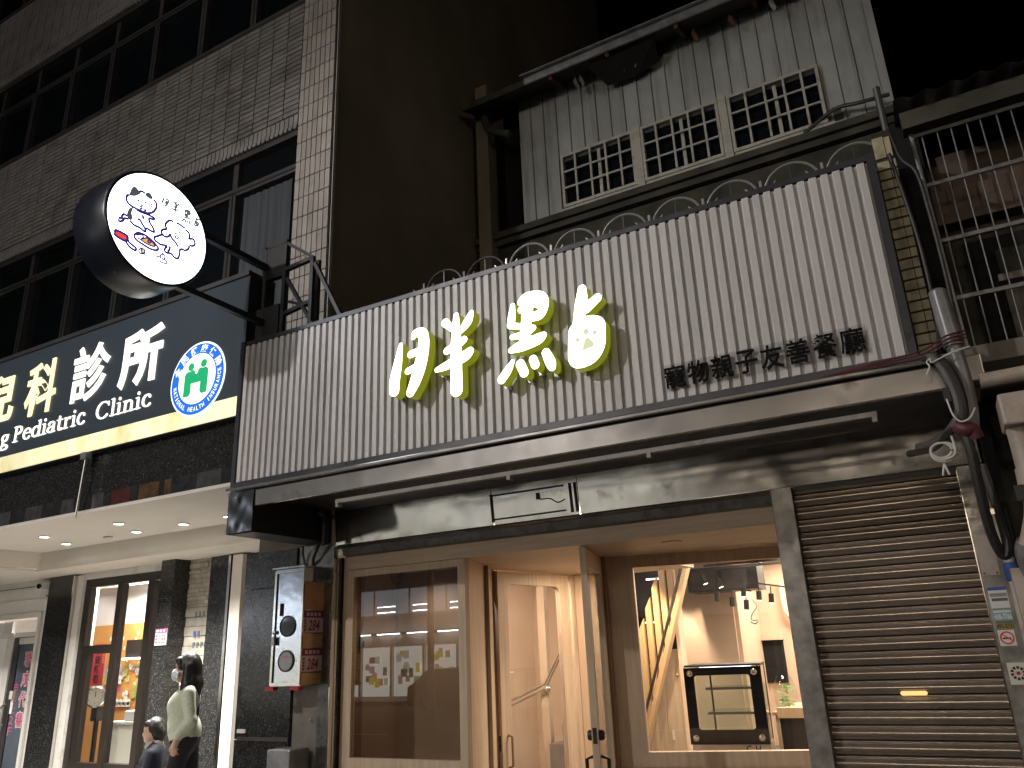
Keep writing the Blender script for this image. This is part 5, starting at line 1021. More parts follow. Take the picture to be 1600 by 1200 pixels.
# stair handrail in the lobby
HR = thing('lobby_handrail', (-4.2, 8.2, 0), 'chrome double handrail climbing behind the left door pane', 'handrail')
for dz in (0, -.045): MB().tube([(-4.66, 7.95, .95+dz), (-4.06, 7.95, 1.18+dz), (-3.86, 7.95, 1.50+dz)], .014, 8).build('rail', 'chrome', HR, smooth=True)
MB().sphere((-4.03, 7.94, 1.13), .035).build('rail_boss', 'chrome', HR, smooth=True)
SS = thing('lobby_steps', (-3.8, 8.2, 0), 'grey lobby steps behind the left door pane', 'steps')
for k in range(4): bx('step', 'concrete', SS, -4.02+k*.16, -3.5, 7.9, 8.9, .0 if k == 0 else .6+.18*(k-1)+.002, .6+.18*k)
# cake display case on its plinth
q = R(9); C1 = Vector((math.cos(q), math.sin(q), 0)); C2 = Vector((-math.sin(q), math.cos(q), 0)); c0 = Vector((-2.272, 7.14, 0)); CWD = .655
CK = thing('display_case', c0, 'black framed glass cake display case with steel base in the cafe window', 'display case')
def cb(nm, mt, s0, s1, t0, t1, z0, z1, par=CK, **k): return MB().obox(c0+C1*s0+C2*t0+EZ_*z0, C1, C2, EZ_, s1-s0, t1-t0, z1-z0).build(nm, mt, par, **k)
me, c = shape_mesh('front_frame', [[(0, .70), (CWD, .70), (CWD, 1.315), (0, 1.315)], rrect(.085, CWD-.10, .815, 1.25, .025)], lambda a, b_, d_: c0+C1*a+EZ_*b_-C2*d_, .012, ['black_gloss']); link('front_frame', me, CK, c)
cb('front_pane', 'pane_case', .08, CWD-.09, .004, .009, .81, 1.255)
for s_, z in ((.052, 1.268), (CWD-.06, 1.268), (.052, .752), (CWD-.06, .752)): MB().lathe(c0+C1*s_-C2*.012+EZ_*z, [(.006, 0), (.026, 0), (.026, .012), (.018, .018), (.004, .020)], -C2, 18).build('standoff_bolt', 'chrome', CK, smooth=True)
cb('base', 'steel_mirror', .01, CWD-.0, .0, .62, .52, .698)
cb('back_pane', 'pane_case', .02, CWD-.02, .60, .606, .72, 1.31); cb('floor_plate', 'steel', .02, CWD-.02, .03, .60, .70, .72); cb('roof', 'black', .0, CWD, .03, .62, 1.318, 1.335)
for z in (.93, 1.13): cb('glass_shelf', 'pane_case', .16, CWD-.08, .10, .55, z, z+.012); 
for z in (.93, 1.13): cb('shelf_edge', 'steel', .16, CWD-.08, .094, .099, z-.004, z+.016)
for s_ in (.155, CWD-.07): cb('shelf_post', 'alu_dark', s_, s_+.015, .5, .515, .72, 1.31)
cb('side_frame', 'black_gloss', CWD-.012, CWD, .02, .09, .70, 1.315); cb('side_frame', 'black_gloss', CWD-.012, CWD, .52, .60, .70, 1.315); cb('side_pane', 'pane_case', CWD-.008, CWD-.004, .09, .52, .72, 1.31)
cb('inner_light', 'tube_small', .1, CWD-.1, .3, .32, 1.300, 1.310)
text('base_print', 'C₅H₁₀', 'p_black', CK, c0+C1*(CWD-.20)-C2*.003+EZ_*.622, C1, EZ_, .17, .068, bold=.01)
cb('case_stand', 'dark_wood', .0, CWD+.1, .0, .62, .007, .518)
PCt = thing('cafe_counter', (-1.6, 8, 0), 'pale cafe counter end with dark panel beside the display case', 'counter')
bx('body', 'cream', PCt, -1.72, -1.10, 8.0, 9.2, .007, .86); bx('top', 'oak_light', PCt, -1.74, -1.08, 7.97, 9.22, .862, .89)
bx('dark_panel', 'dark_wood', PCt, -1.60, -1.10, 7.60, 7.64, .007, .87); bx('panel_cap', 'oak_light', PCt, -1.61, -1.09, 7.58, 7.68, .872, .955)
VB = thing('glass_vase', (-1.62, 8.3, .89), 'clear plastic bag of greens on the counter behind the display case', 'bag')
MB().lathe((-1.66, 8.3, .8905), [(.09, 0), (.11, .1), (.10, .22), (.06, .30)], (0, 0, 1), 14).build('bag', 'pane_case', VB, smooth=True); lf = MB(); rs = random.Random(4)
for k in range(40):
    a_ = rs.uniform(0, 6.28); r_ = rs.uniform(.01, .08); c = Vector((-1.66+r_*math.cos(a_), 8.3+r_*math.sin(a_), rs.uniform(.92, 1.12))); u_ = Vector((rs.uniform(-1, 1), rs.uniform(-1, 1), rs.uniform(-.5, 1))).normalized(); w_ = u_.orthogonal().normalized()
    lf.quad(c-u_*.03, c+w_*.012, c+u_*.03, c-w_*.012)
lf.build('greens', 'p_green', VB)
# ceiling services
AU = thing('cassette_unit', (-3.2, 12, 2.2), 'dark boxy air handling unit under the black cafe ceiling', 'air conditioner')
bx('casing', 'black', AU, -3.46, -2.45, 11.5, 11.95, 2.22, 2.56); bx('front_grille', 'alu_dark', AU, -3.40, -3.05, 11.49, 11.499, 2.25, 2.5); bx('front_grille', 'alu_dark', AU, -2.95, -2.6, 11.49, 11.499, 2.25, 2.5)
GRD = thing('ceiling_frame', (-2.4, 10.5, 2.5), 'black metal grid frame hung below the cafe ceiling', 'ceiling frame')
for y in (9.6, 10.2, 10.8, 11.3): MB().bar((-3.0, y, 2.52), (-1.2, y, 2.52), .03).build('cross_bar', 'alu_dark', GRD)
for x in (-2.9, -2.35, -1.8): MB().bar((x, 9.4, 2.55), (x, 11.4, 2.55), .03).build('long_bar', 'alu_dark', GRD)
for x in (-2.9, -1.8): 
    for y in (9.6, 11.2): MB().bar((x, y, 2.56), (x, y, 2.76), .02).build('hanger', 'alu_dark', GRD)
bx('board', 'cream_dark', GRD, -2.75, -2.0, 9.7, 11.1, 2.57, 2.585)
TR = MB(); TR.bar((-3.30, 11.0, 2.30), (-2.45, 11.0, 2.16), .03, .02); TR.bar((-2.60, 11.0, 2.30), (-1.9, 11.0, 2.16), .03, .02); TR.build('light_track', 'black', None, label='two black lighting tracks under the cafe ceiling', cat='light track')
for k, (x, y, z, lit) in enumerate(((-2.916, 10.98, 2.13, 0), (-2.718, 10.98, 2.05, 0), (-2.535, 10.98, 2.0, 0), (-2.532, 10.9, 2.16, 1), (-2.337, 10.9, 2.10, 1), (-2.185, 10.9, 2.055, 1), (-2.844, 10.9, 2.30, 1), (-3.05, 10.9, 2.36, 1))):
    SPt = thing('track_spotlight', (x, y, z), ('leftmost unlit', 'middle unlit', 'rightmost unlit', 'third from left lit', 'fourth from left lit', 'rightmost lit', 'second from left lit', 'leftmost lit')[k]+' black track spotlight under the cafe ceiling', 'spotlight', 'cafe track spotlights')
    dx_ = .3 if k in (6, 7) else -.1
    d_ = Vector((dx_, .1, -1)).normalized(); p_ = Vector((x, y, z))
    MB().cyl(p_-d_*.05, p_+d_*.07, .034, n=12).build('can', 'black', SPt, smooth=True); MB().cyl(p_-d_*.05, p_-d_*.11+Vector((0, 0, .03)), .008, n=6).build('stem', 'black', SPt)
    MB().cyl(p_+d_*.071, p_+d_*.075, .030, n=12).build('lens', 'spot_glow' if lit else 'black_gloss', SPt)
MB().tube(smooth_path([(-2.66, 11.9, 2.1), (-2.60, 11.9, 2.0), (-2.68, 11.9, 1.9), (-2.70, 11.9, 1.82), (-2.62, 11.9, 1.80), (-2.66, 11.9, 1.76), (-2.72, 11.9, 1.79)]), .01).build('loose_wire', 'white_plastic', None, smooth=True, label='loose curly white wire hanging in the cafe', cat='wire')
MB().tube(smooth_path([(-2.50, 13.3, 2.4), (-2.50, 13.3, 2.1), (-2.46, 13.3, 1.9), (-2.32, 13.3, 1.83), (-2.1, 13.3, 1.82)]), .035, 8).build('bent_pipe', 'cream', None, smooth=True, label='cream bent pipe on the rear cafe wall', cat='pipe')
# cafe lighting: lamps of the room
for x, w_ in ((-3.78, 170), (-3.50, 110), (-3.22, 110)): spot('wall_washer', (x, 11.55, 2.70), (x+.02, 11.97, .6), w_, 46, .5, (1., .80, .58), .03, CR)
spot('screen_washer', (-3.45, 9.15, 2.70), (-3.45, 9.55, .9), 190, 60, .6, (1., .76, .44), .03, CR); spot('stringer_washer', (-3.0, 8.9, 2.6), (-3.2, 9.4, 1.2), 110, 60, .6, (1., .76, .46), .03, CR)
area('cafe_light', (-1.8, 9.8, 2.72), (-1.8, 9.8, 0), 190, 1.6, 2.4, (1., .86, .70), CR)
area('rear_light', (-1.8, 12.6, 2.7), (-1.8, 12.8, 0), 90, 1.2, .6, (1., .86, .70), CR)
area('lobby_light', (-4.1, 7.0, 2.39), (-4.1, 7.2, 0), 75, .5, .9, (1., .84, .68), CR); area('vestibule_light', (-2.9, 6.95, 2.20), (-2.95, 7.0, 0), 15, .3, .3, (1., .80, .58), CR)
area('window_light', (-1.65, 6.9, 2.72), (-1.7, 7.0, 0), 70, .5, .5, (1., .86, .70), CR)
spot('show_box_light', (-4.0, 5.62, 2.21), (-4.0, 5.7, .6), 17, 150, .9, (1., .8, .6), .05, CR)
# ------------------------------------------------------------------ right-hand neighbour
NB = thing('neighbour_house', (1.4, 5.0, 0), 'dark run-down neighbour house with barred window cage', 'building')
bx('wall', 'plaster_rust', NB, .31, 6, 4.98, 5.2, 3.74, 4.32); bx('wall', 'mould_shade', NB, .31, 6, 4.99, 5.2, 2.8, 3.738); bx('wall', 'mould_shade', NB, .27, 6, 5.32, 5.5, 0, 2.8)
bx('beam', 'plaster_rust', NB, .30, 6, 4.86, 4.975, 3.80, 4.02)
bx('window_recess', 'void', NB, .40, 5, 4.97, 4.985, 2.95, 3.70); bx('inner_sill', 'concrete', NB, .52, 4, 4.82, 4.966, 3.36, 3.40)
cl = MB(); xs = np.linspace(.55, 2.4, 60); cl.add([(x, 4.955-.012*math.sin(i*1.3), z) for z in (2.98, 3.355) for i, x in enumerate(xs)], [(i, i+1, 61+i, 60+i) for i in range(59)]); cl.build('hanging_sheet', 'concrete', NB)
cl = MB(); cl.add([(x, 4.945-.010*math.sin(i*1.1), z) for z in (3.41, 3.60) for i, x in enumerate(xs)], [(i, i+1, 61+i, 60+i) for i in range(59)]); cl.build('hanging_sheet', 'mould_shade', NB)
bx('dark_gap', 'void', NB, .155, .31, 4.9, 4.95, 2.8, 4.6)
bx('ledge', 'concrete', NB, .18, 6, 4.44, 5.0, 2.80, 2.895)
# wavy roof sheet
rf = MB(); n = 90
for yy, zz in ((4.40, 4.43), (5.2, 4.66)):
    for i in range(n+1): rf.v.append((.20+i*.03, yy, zz+.014*math.sin(i*math.pi/2*.9)))
for i in range(n): rf.f.append((i, i+1, n+2+i, n+1+i)); rf.m.append(0)
rf.build('roof_sheet', 'galv', NB, smooth='all')
bx('roof_beam', 'mould_shade', NB, .22, 6, 4.50, 4.60, 4.29, 4.40)
# security cage
SC = thing('window_cage', (1, 4.6, 2.9), 'thin rusty steel bars of the security cage on the neighbour house', 'window grille')
for k in range(20):
    x = .315+k*.0745
    MB().cyl((x, 4.6, 2.90), (x+random.uniform(-.004, .004), 4.6, 4.27), .0044, n=6).build('bar', 'cage', SC)
for z in (3.94, 3.58, 3.228, 4.275): bx('rail', 'cage', SC, .265, 2.0, 4.586, 4.594, z-.011, z+.011)
MB().tube([(.255, 4.59, 4.30), (.262, 4.59, 3.9), (.275, 4.59, 2.85)], .014, 8).build('corner_tube', 'pvc_grey', SC, smooth=True)

# ------------------------------------------------------------------ cables, conduits and pipes at the corner
def tubeobj(nm, mt, path, r, label, cat, k=6, n=8, group=None):
    return MB().tube(smooth_path(path, k), r, n).build(nm, mt, None, label=label, cat=cat, group=group, smooth=True)
G = 'cables tied at the shop corner'
# grey pipe with a socket
GPp = thing('grey_pipe', (.2, 4.2, 2.4), 'fat grey plastic pipe standing at the right end of the canopy', 'pipe')
MB().tube([(.186, 4.20, 3.13), (.192, 4.20, 3.0), (.200, 4.2, 2.835)], [.043, .046, .046], 18).build('upper_length', 'pvc_grey', GPp, smooth=True)
MB().tube([(.198, 4.20, 2.86), (.203, 4.2, 2.74), (.208, 4.2, 2.62), (.203, 4.2, 2.50), (.190, 4.2, 2.42)], .036, 18).build('lower_length', 'pvc_grey', GPp, smooth=True)
MB().sphere((.185, 4.20, 3.13), .043, 18, 8, (1, 1, .5)).build('pipe_cap', 'pvc_grey', GPp, smooth=True)
tubeobj('cable', 'cable_grey', [(.05, 4.26, 2.825), (.10, 4.17, 2.79), (.135, 4.15, 2.70), (.155, 4.15, 2.60), (.155, 4.15, 2.50), (.12, 4.17, 2.44), (.04, 4.3, 2.40), (-.05, 4.5, 2.43)], .020, 'thick grey cable looping left under the canopy corner', 'cable', group=G)
tubeobj('cable', 'cable', [(.09, 4.22, 2.82), (.135, 4.15, 2.76), (.168, 4.14, 2.66), (.180, 4.14, 2.55), (.165, 4.15, 2.46), (.10, 4.19, 2.42), (.02, 4.35, 2.385), (-.10, 4.6, 2.42)], .019, 'thick black cable beside the grey pipe, looping under the canopy', 'cable', group=G)
tubeobj('cable', 'cable', [(.15, 4.16, 2.48), (.165, 4.16, 2.32), (.165, 4.2, 2.12), (.17, 4.25, 1.95), (.195, 4.3, 1.84), (.225, 4.3, 1.86), (.225, 4.3, 2.0), (.205, 4.3, 2.25)], .022, 'black cable sagging in a long loop down the corner', 'cable', group=G)
tubeobj('cable', 'cable', [(.135, 4.52, 4.5), (.17, 4.45, 4.1), (.23, 4.42, 3.95), (.245, 4.42, 3.7), (.25, 4.42, 3.3), (.24, 4.35, 2.95)], .011, 'thin cable running down beside the cage corner', 'cable', group=G)
tubeobj('cable', 'cable', [(.12, 4.40, 4.10), (.16, 4.38, 3.6), (.165, 4.36, 3.2), (.15, 4.3, 2.95), (.13, 4.25, 2.84)], .010, 'thin cable running down beside the tiled pillar', 'cable', group=G)
for k, dz in enumerate((0, .018, .036)):
    tubeobj('cable', 'wine_wire', [(-.62-.1*k, 4.33, 2.80+dz*.2), (-.25, 4.22, 2.815+dz*.3), (.05, 4.19, 2.805+dz), (.17, 4.14, 2.84+dz), (.26, 4.17, 2.86+dz)], .0045, ('lowest', 'middle', 'uppermost')[k]+' thin wine red wire wrapped around the grey pipe', 'cable', group=G)
tubeobj('cable_tie', 'white_plastic', [(.055, 4.14, 2.70), (.075, 4.13, 2.735), (.068, 4.13, 2.76), (.085, 4.13, 2.775), (.09, 4.13, 2.755), (.15, 4.13, 2.775), (.20, 4.13, 2.79), (.262, 4.15, 2.805)], .0042, 'white cord knotted around the cables above the canopy', 'cord', n=6)
tubeobj('cable_tie', 'white_plastic', [(.115, 4.12, 2.56), (.125, 4.11, 2.48), (.15, 4.11, 2.44), (.19, 4.11, 2.45), (.222, 4.14, 2.50)], .0042, 'white cord tied around the cable bundle below the canopy', 'cord', n=6)
tubeobj('tape_wrap', 'wine_wire', [(.135, 4.16, 2.43), (.165, 4.14, 2.405), (.19, 4.15, 2.40), (.20, 4.16, 2.36)], .034, 'wine red tape around the cable bundle', 'tape', n=12)
bx('junction_clip', 'black', None, .105, .135, 4.14, 4.18, 2.55, 2.62, label='small black clip on the cable bundle', cat='clip')
WC = thing('wire_coil', (.05, 4.22, 2.2), 'coil of white wire with two loose ends hanging under the canopy corner', 'wire')
for k in range(3):
    cx, cz, r_ = .045+.006*k, 2.335-.004*k, .045+.006*k
    MB().tube([(cx+r_*math.cos(t), 4.20+.006*k, cz+r_*.8*math.sin(t)) for t in np.linspace(0, 6.0, 26)], .0055, 6).build('loop', 'white_plastic', WC, smooth=True)
MB().tube(smooth_path([(.10, 4.20, 2.42), (.105, 4.2, 2.33), (.09, 4.2, 2.30), (.05, 4.2, 2.29)]), .006, 6).build('feed', 'white_plastic', WC, smooth=True)
for x in (.030, .058): MB().tube([(.045, 4.2, 2.27), (x, 4.2, 2.215)], .005, 6).build('loose_end', 'white_plastic', WC, smooth=True)
bx('pipe_clamp', 'chrome', None, .150, .205, 4.262, 4.30, 2.02, 2.045, label='shiny steel clamp around the sagging black cable', cat='clamp')
BP = thing('beige_drain', (.45, 4.2, 1.5), 'beige plastic rainwater pipes and hopper on the neighbour front', 'pipe')
MB().tube([(.272, 4.22, 2.645), (.9, 4.22, 2.66)], .036, 14).build('cross_pipe', 'pvc_beige', BP, smooth=True)
bx('hopper', 'pvc_beige', BP, .315, .60, 4.10, 4.32, 2.39, 2.54, bevel=.012)
MB().tube(smooth_path([(.372, 4.2, 2.40), (.372, 4.2, 2.15), (.365, 4.2, 2.02), (.335, 4.22, 1.92), (.31, 4.24, 1.86)]), .048, 16).build('down_pipe', 'pvc_beige', BP, smooth=True)
MB().tube([(.372, 4.2, 2.20), (.370, 4.2, 2.12)], .054, 16).build('socket', 'pvc_beige', BP, smooth=True)
MB().tube(smooth_path([(.31, 4.26, 1.88), (.295, 4.28, 1.84), (.30, 4.3, 1.78), (.32, 4.32, 1.70)]), .05, 16).build('lower_elbow', 'pvc_grey', BP, smooth=True)
bx('cable_duct', 'pvc_beige', NB, .235, .30, 4.70, 4.80, 1.0, 1.80); bx('dark_recess', 'void', NB, .262, .31, 5.0, 5.32, 0, 2.8)
mat('blue_cloth', (.04, .09, .30), .7, var=.4, vs=25)
for k, (z0, z1) in enumerate(((1.86, 1.94), (1.74, 1.85))): MB().lathe((.248, 4.9, z0), [(.02, 0), (.036, .02), (.036, z1-z0-.02), (.02, z1-z0)], (0, 0, 1), 12).build('blue_wrap', 'blue_cloth', None, smooth=True, label=('upper' if k == 0 else 'lower')+' blue tape wrap on the pipe right of the jamb', cat='tape')
MB().cyl((.248, 4.9, 0), (.248, 4.9, 2.2), .026, n=12).build('corner_pipe', 'pvc_beige', None, smooth=True, label='narrow pale pipe right of the stickered jamb', cat='pipe')
bx('valve_clip', 'black', None, .295, .335, 4.13, 4.17, 2.05, 2.12, label='small black clip on the beige down pipe', cat='clip')
# ------------------------------------------------------------------ people (one continuous surface each, polygonised from blended limbs)
def sdf_mesh(name, prims, mts, vox=.009, k=.02, noise=0.):
    """prims: (a, b, ra, rb, material index, blend); union of round cones -> surface nets"""
    pts = np.array([p for q in prims for p in (q[0], q[1])], float); rm = max(max(q[2], q[3]) for q in prims)+.03
    lo = pts.min(0)-rm; hi = pts.max(0)+rm; ax = [np.arange(lo[i], hi[i]+vox, vox) for i in range(3)]
    G = np.stack(np.meshgrid(*ax, indexing='ij'), -1).astype(np.float32)
    D = np.full(G.shape[:3], 9., np.float32); best = np.full(G.shape[:3], 9., np.float32); MI = np.zeros(G.shape[:3], np.int8)
    for a, b_, ra, rb_, mi, kk in [tuple(q)+((k,) if len(q) == 5 else ()) for q in prims]:
        a = np.array(a, np.float32); b2 = np.array(b_, np.float32); d = b2-a; L2 = float(d@d)+1e-9
        t = np.clip(((G-a)@d)/L2, 0, 1); e = np.linalg.norm(G-a-t[..., None]*d, axis=-1)-(ra+(rb_-ra)*t)
        h = np.clip(.5+.5*(D-e)/kk, 0, 1); D = D*(1-h)+e*h-kk*h*(1-h)
        m = e < best; best = np.where(m, e, best); MI = np.where(m, mi, MI)
    if noise: D = D+noise*(np.sin(G[..., 0]*140)*np.sin(G[..., 1]*150+1)*np.sin(G[..., 2]*35))
    S = D < 0; nx, ny, nz = D.shape
    cells = np.zeros((nx-1, ny-1, nz-1), np.int16); acc = np.zeros((nx-1, ny-1, nz-1, 3), np.float32); cnt = np.zeros((nx-1, ny-1, nz-1), np.float32)
    off = [(i, j, l) for i in (0, 1) for j in (0, 1) for l in (0, 1)]
    sl_ = lambda A, o: A[o[0]:nx-1+o[0], o[1]:ny-1+o[1], o[2]:nz-1+o[2]]
    for p in off:
        for q in off:
            if sum(q)-sum(p) == 1 and all(q[i] >= p[i] for i in range(3)):
                cr = sl_(S, p) != sl_(S, q); dp = sl_(D, p); dq = sl_(D, q); t = np.where(cr, dp/(dp-dq+1e-12), 0)
                for i in range(3): acc[..., i] += np.where(cr, p[i]+t*(q[i]-p[i]), 0)
                cnt += cr
    act = cnt > 0; idx = np.full(cnt.shape, -1, np.int32); idx[act] = np.arange(act.sum())
    ijk = np.argwhere(act); V = lo+(ijk+acc[act]/cnt[act][:, None])*vox; mis = MI[:-1, :-1, :-1][act]
    F = []
    for axis in range(3):
        o1, o2 = [i for i in range(3) if i != axis]
        n = [slice(1, -1)]*3; n[axis] = slice(0, -1); m = [slice(1, -1)]*3; m[axis] = slice(1, None)
        A_, B_ = S[tuple(n)], S[tuple(m)]
        for g in np.argwhere(A_ != B_):
            c = g.copy(); c[o1] += 1; c[o2] += 1
            if any(c[i] >= cnt.shape[i] for i in range(3)): continue
            qd = []
            for da, db in ((0, 0), (1, 0), (1, 1), (0, 1)):
                cc = c.copy(); cc[o1] -= da; cc[o2] -= db; qd.append(int(idx[tuple(cc)]))
            if min(qd) < 0: continue
            F.append(qd)
    me = bpy.data.meshes.new(name); me.from_pydata([tuple(v) for v in V.astype(float)], [], F)
    for k_ in mts: me.materials.append(M[k_])
    if len(mts) > 1: me.polygons.foreach_set('material_index', [int(mis[f[0]]) for f in F])
    bm = bmesh.new(); bm.from_mesh(me); bmesh.ops.smooth_vert(bm, verts=bm.verts, factor=.5, use_axis_x=True, use_axis_y=True, use_axis_z=True); bmesh.ops.recalc_face_normals(bm, faces=bm.faces); bm.to_mesh(me); bm.free()
    me.polygons.foreach_set('use_smooth', [True]*len(me.polygons)); return me
def person(name, loc, label, rz=0.):
    o = thing(name, loc, label, 'person'); return o
def add_body(nm, prims, mts, par, **k):
    me = sdf_mesh(nm, prims, mts, **k); o = bpy.data.objects.new(nm, me); COL.objects.link(o); o.parent = par; return o
# woman, local frame: x forward is -x (walks left), y towards camera is -y
WM = person('person', (-6.06, 5.0, 0), 'woman in green sweater, black trousers and face mask walking left')
s, w, t_, sh = 0, 1, 2, 3
P = [((-.035, 0, 1.50), (-.035, 0, 1.52), .088, .092, s, .02), ((-.07, 0, 1.44), (-.08, 0, 1.42), .062, .045, s, .03), ((-.125, 0, 1.475), (-.125, 0, 1.46), .016, .018, s, .015),
     ((0, 0, 1.42), (.02, 0, 1.34), .050, .055, s, .02),
     ((.03, -.10, 1.30), (.03, .10, 1.30), .068, .068, w, .03), ((.0, -.055, 1.22), (.0, .055, 1.22), .125, .125, w, .05), ((-.085, -.06, 1.185), (-.085, .06, 1.185), .078, .078, w, .06),
     ((-.02, -.05, 1.08), (-.02, .05, 1.08), .125, .125, w, .05), ((-.01, -.06, 1.01), (-.01, .06, 1.01), .130, .130, w, .03), ((.03, -.06, .99), (.03, .06, .99), .125, .125, w, .03),
     ((.04, -.155, 1.29), (.085, -.185, 1.07), .058, .050, w, .02), ((.085, -.185, 1.07), (-.02, -.195, .965), .050, .040, w, .02),
     ((.03, .155, 1.29), (.0, .19, 1.06), .058, .050, w, .02), ((.0, .19, 1.06), (-.10, .19, .96), .050, .040, w, .02),
     ((-.02, -.195, .965), (-.03, -.197, .935), .028, .027, s, .01),
     ((.02, -.06, .92), (.02, .06, .92), .125, .125, t_, .04), ((.01, -.07, .88), (-.10, -.075, .50), .098, .068, t_, .03), ((-.10, -.075, .50), (-.13, -.075, .10), .066, .050, t_, .02),
     ((.04, .07, .88), (.10, .075, .50), .098, .068, t_, .03), ((.10, .075, .50), (.26, .075, .13), .066, .050, t_, .02),
     ((-.12, -.075, .045), (-.27, -.075, .035), .040, .030, sh, .01), ((.28, .075, .08), (.19, .075, .035), .040, .030, sh, .01)]
# left hand: palm, four fingers, thumb
hx, hy, hz = -.036, -.198, .905
P += [((hx, hy, hz+.01), (hx-.008, hy, hz-.03), .026, .027, s, .01)]
for i, (dx, ln) in enumerate(((-.026, .050), (-.010, .058), (.006, .053), (.021, .042))):
    P += [((hx+dx, hy, hz-.045), (hx+dx-.006, hy+.006, hz-.045-ln*.55), .0095, .0088, s, .004), ((hx+dx-.006, hy+.006, hz-.045-ln*.55), (hx+dx-.002, hy+.020, hz-.045-ln), .0088, .0075, s, .004)]
P += [((hx-.022, hy+.0, hz-.005), (hx-.046, hy+.01, hz-.035), .011, .009, s, .005), ((hx-.046, hy+.01, hz-.035), (hx-.048, hy+.02, hz-.062), .009, .008, s, .004)]
P += [((-.115, .19, .93), (-.12, .19, .87), .027, .024, s, .01)]
add_body('body', P, ['skin', 'sweater', 'trousers', 'shoe'], WM, vox=.0085)
H = [((-.01, 0, 1.535), (.01, 0, 1.53), .098, .098, 0, .03), ((.04, 0, 1.48), (.06, 0, 1.36), .085, .080, 0, .04), ((.06, -.03, 1.36), (.05, -.06, 1.24), .080, .055, 0, .04), ((.0, -.082, 1.50), (.0, -.10, 1.36), .042, .045, 0, .03), ((.0, -.10, 1.36), (-.07, -.135, 1.16), .045, .018, 0, .03), ((.02, -.11, 1.35), (-.02, -.15, 1.18), .045, .022, 0, .03), ((.06, -.05, 1.36), (.075, -.09, 1.14), .06, .03, 0, .03), ((.06, .02, 1.34), (.10, .0, 1.12), .06, .03, 0, .03),
     ((.0, .082, 1.50), (.0, .10, 1.30), .042, .04, 0, .03), ((-.095, -.05, 1.555), (-.10, .05, 1.555), .030, .030, 0, .025), ((-.085, -.062, 1.56), (-.075, -.078, 1.50), .024, .020, 0, .02)]
add_body('hair', H, ['hair'], WM, vox=.0085, noise=.0025)
add_body('face_mask', [((-.118, -.035, 1.455), (-.118, .035, 1.455), .035, .035, 0, .02), ((-.122, -.02, 1.425), (-.122, .02, 1.425), .032, .032, 0, .02), ((-.09, -.068, 1.45), (-.09, -.068, 1.43), .020, .018, 0, .02)], ['mask'], WM, vox=.006)
e_ = MB()
for y in (-.034, .034): e_.sphere((-6.06-.117, 5.0+y, 1.508), .0105, 8, 6)
e_.build('eye', 'p_black', WM, smooth=True)
MB().tube(smooth_path([(-6.06-.10, 5.0-.075, 1.455), (-6.06-.05, 5.0-.097, 1.47), (-6.06-.02, 5.0-.10, 1.48)]), .0025, 5).build('mask_loop', 'mask', WM)
WM.rotation_euler = (0, 0, R(42)); WM.scale = (.88, .88, 1.)
# child in a navy jacket, partly behind her
KD = person('person', (-6.40, 4.98, 0), 'small child in navy jacket walking beside the woman in green')
P = [((-.02, 0, .985), (-.02, 0, 1.0), .082, .085, s, .02), ((-.05, 0, .945), (-.055, 0, .93), .055, .045, s, .02), ((-.104, 0, .965), (-.104, 0, .955), .012, .014, s, .01), ((.0, 0, .91), (.01, 0, .87), .045, .05, s, .02),
     ((.02, -.06, .82), (.02, .06, .82), .075, .075, w, .03), ((.0, -.05, .74), (.0, .05, .74), .105, .105, w, .04), ((.0, -.05, .60), (.0, .05, .60), .115, .115, w, .04), ((.02, -.05, .50), (.02, .05, .50), .11, .11, t_, .03),
     ((.02, -.12, .81), (-.02, -.155, .66), .050, .045, w, .02), ((-.02, -.155, .66), (-.14, -.15, .66), .045, .036, w, .02), ((.02, .12, .81), (.03, .15, .62), .05, .045, w, .02), ((.03, .15, .62), (-.06, .16, .55), .045, .036, w, .02),
     ((.0, -.055, .46), (-.06, -.06, .26), .07, .052, t_, .02), ((-.06, -.06, .26), (-.06, -.06, .08), .05, .04, t_, .02), ((.02, .055, .46), (.06, .06, .26), .07, .052, t_, .02), ((.06, .06, .26), (.14, .06, .08), .05, .04, t_, .02),
     ((-.05, -.06, .04), (-.14, -.06, .03), .034, .026, sh, .01), ((.15, .06, .045), (.08, .06, .03), .034, .026, sh, .01)]
hx, hy, hz = -.165, -.15, .66
P += [((hx+.01, hy, hz), (hx-.012, hy, hz), .020, .020, s, .008)]
for i, (dz, ln) in enumerate(((.016, .034), (.005, .038), (-.006, .035), (-.016, .028))): P += [((hx-.02, hy, hz+dz), (hx-.02-ln*.6, hy+.002, hz+dz-.006), .0072, .0068, s, .003), ((hx-.02-ln*.6, hy+.002, hz+dz-.006), (hx-.02-ln*.8, hy+.008, hz+dz-.016), .0068, .006, s, .003)]
P += [((hx, hy-.012, hz+.012), (hx-.022, hy-.016, hz+.032), .008, .007, s, .004)]
P += [((-.07, .16, .54), (-.085, .16, .52), .02, .018, s, .008)]
add_body('body', P, ['skin', 'jacket', 'trousers', 'shoe'], KD, vox=.008)
add_body('hair', [((.0, 0, 1.01), (.015, 0, .995), .092, .088, 0, .02), ((.04, 0, .98), (.045, 0, .93), .065, .05, 0, .03), ((-.07, -.04, 1.045), (-.07, .04, 1.045), .028, .028, 0, .02)], ['hair'], KD, vox=.008, noise=.002)
add_body('collar', [((-.03, -.045, .865), (-.03, .045, .865), .04, .04, 0, .02), ((.04, -.04, .875), (.04, .04, .875), .04, .04, 0, .02)], ['grey_cloth'], KD, vox=.008)
e_ = MB()
for y in (-.03, .03): e_.sphere((-6.40-.097, 4.98+y, .985), .009, 8, 6)
e_.build('eye', 'p_black', KD, smooth=True)

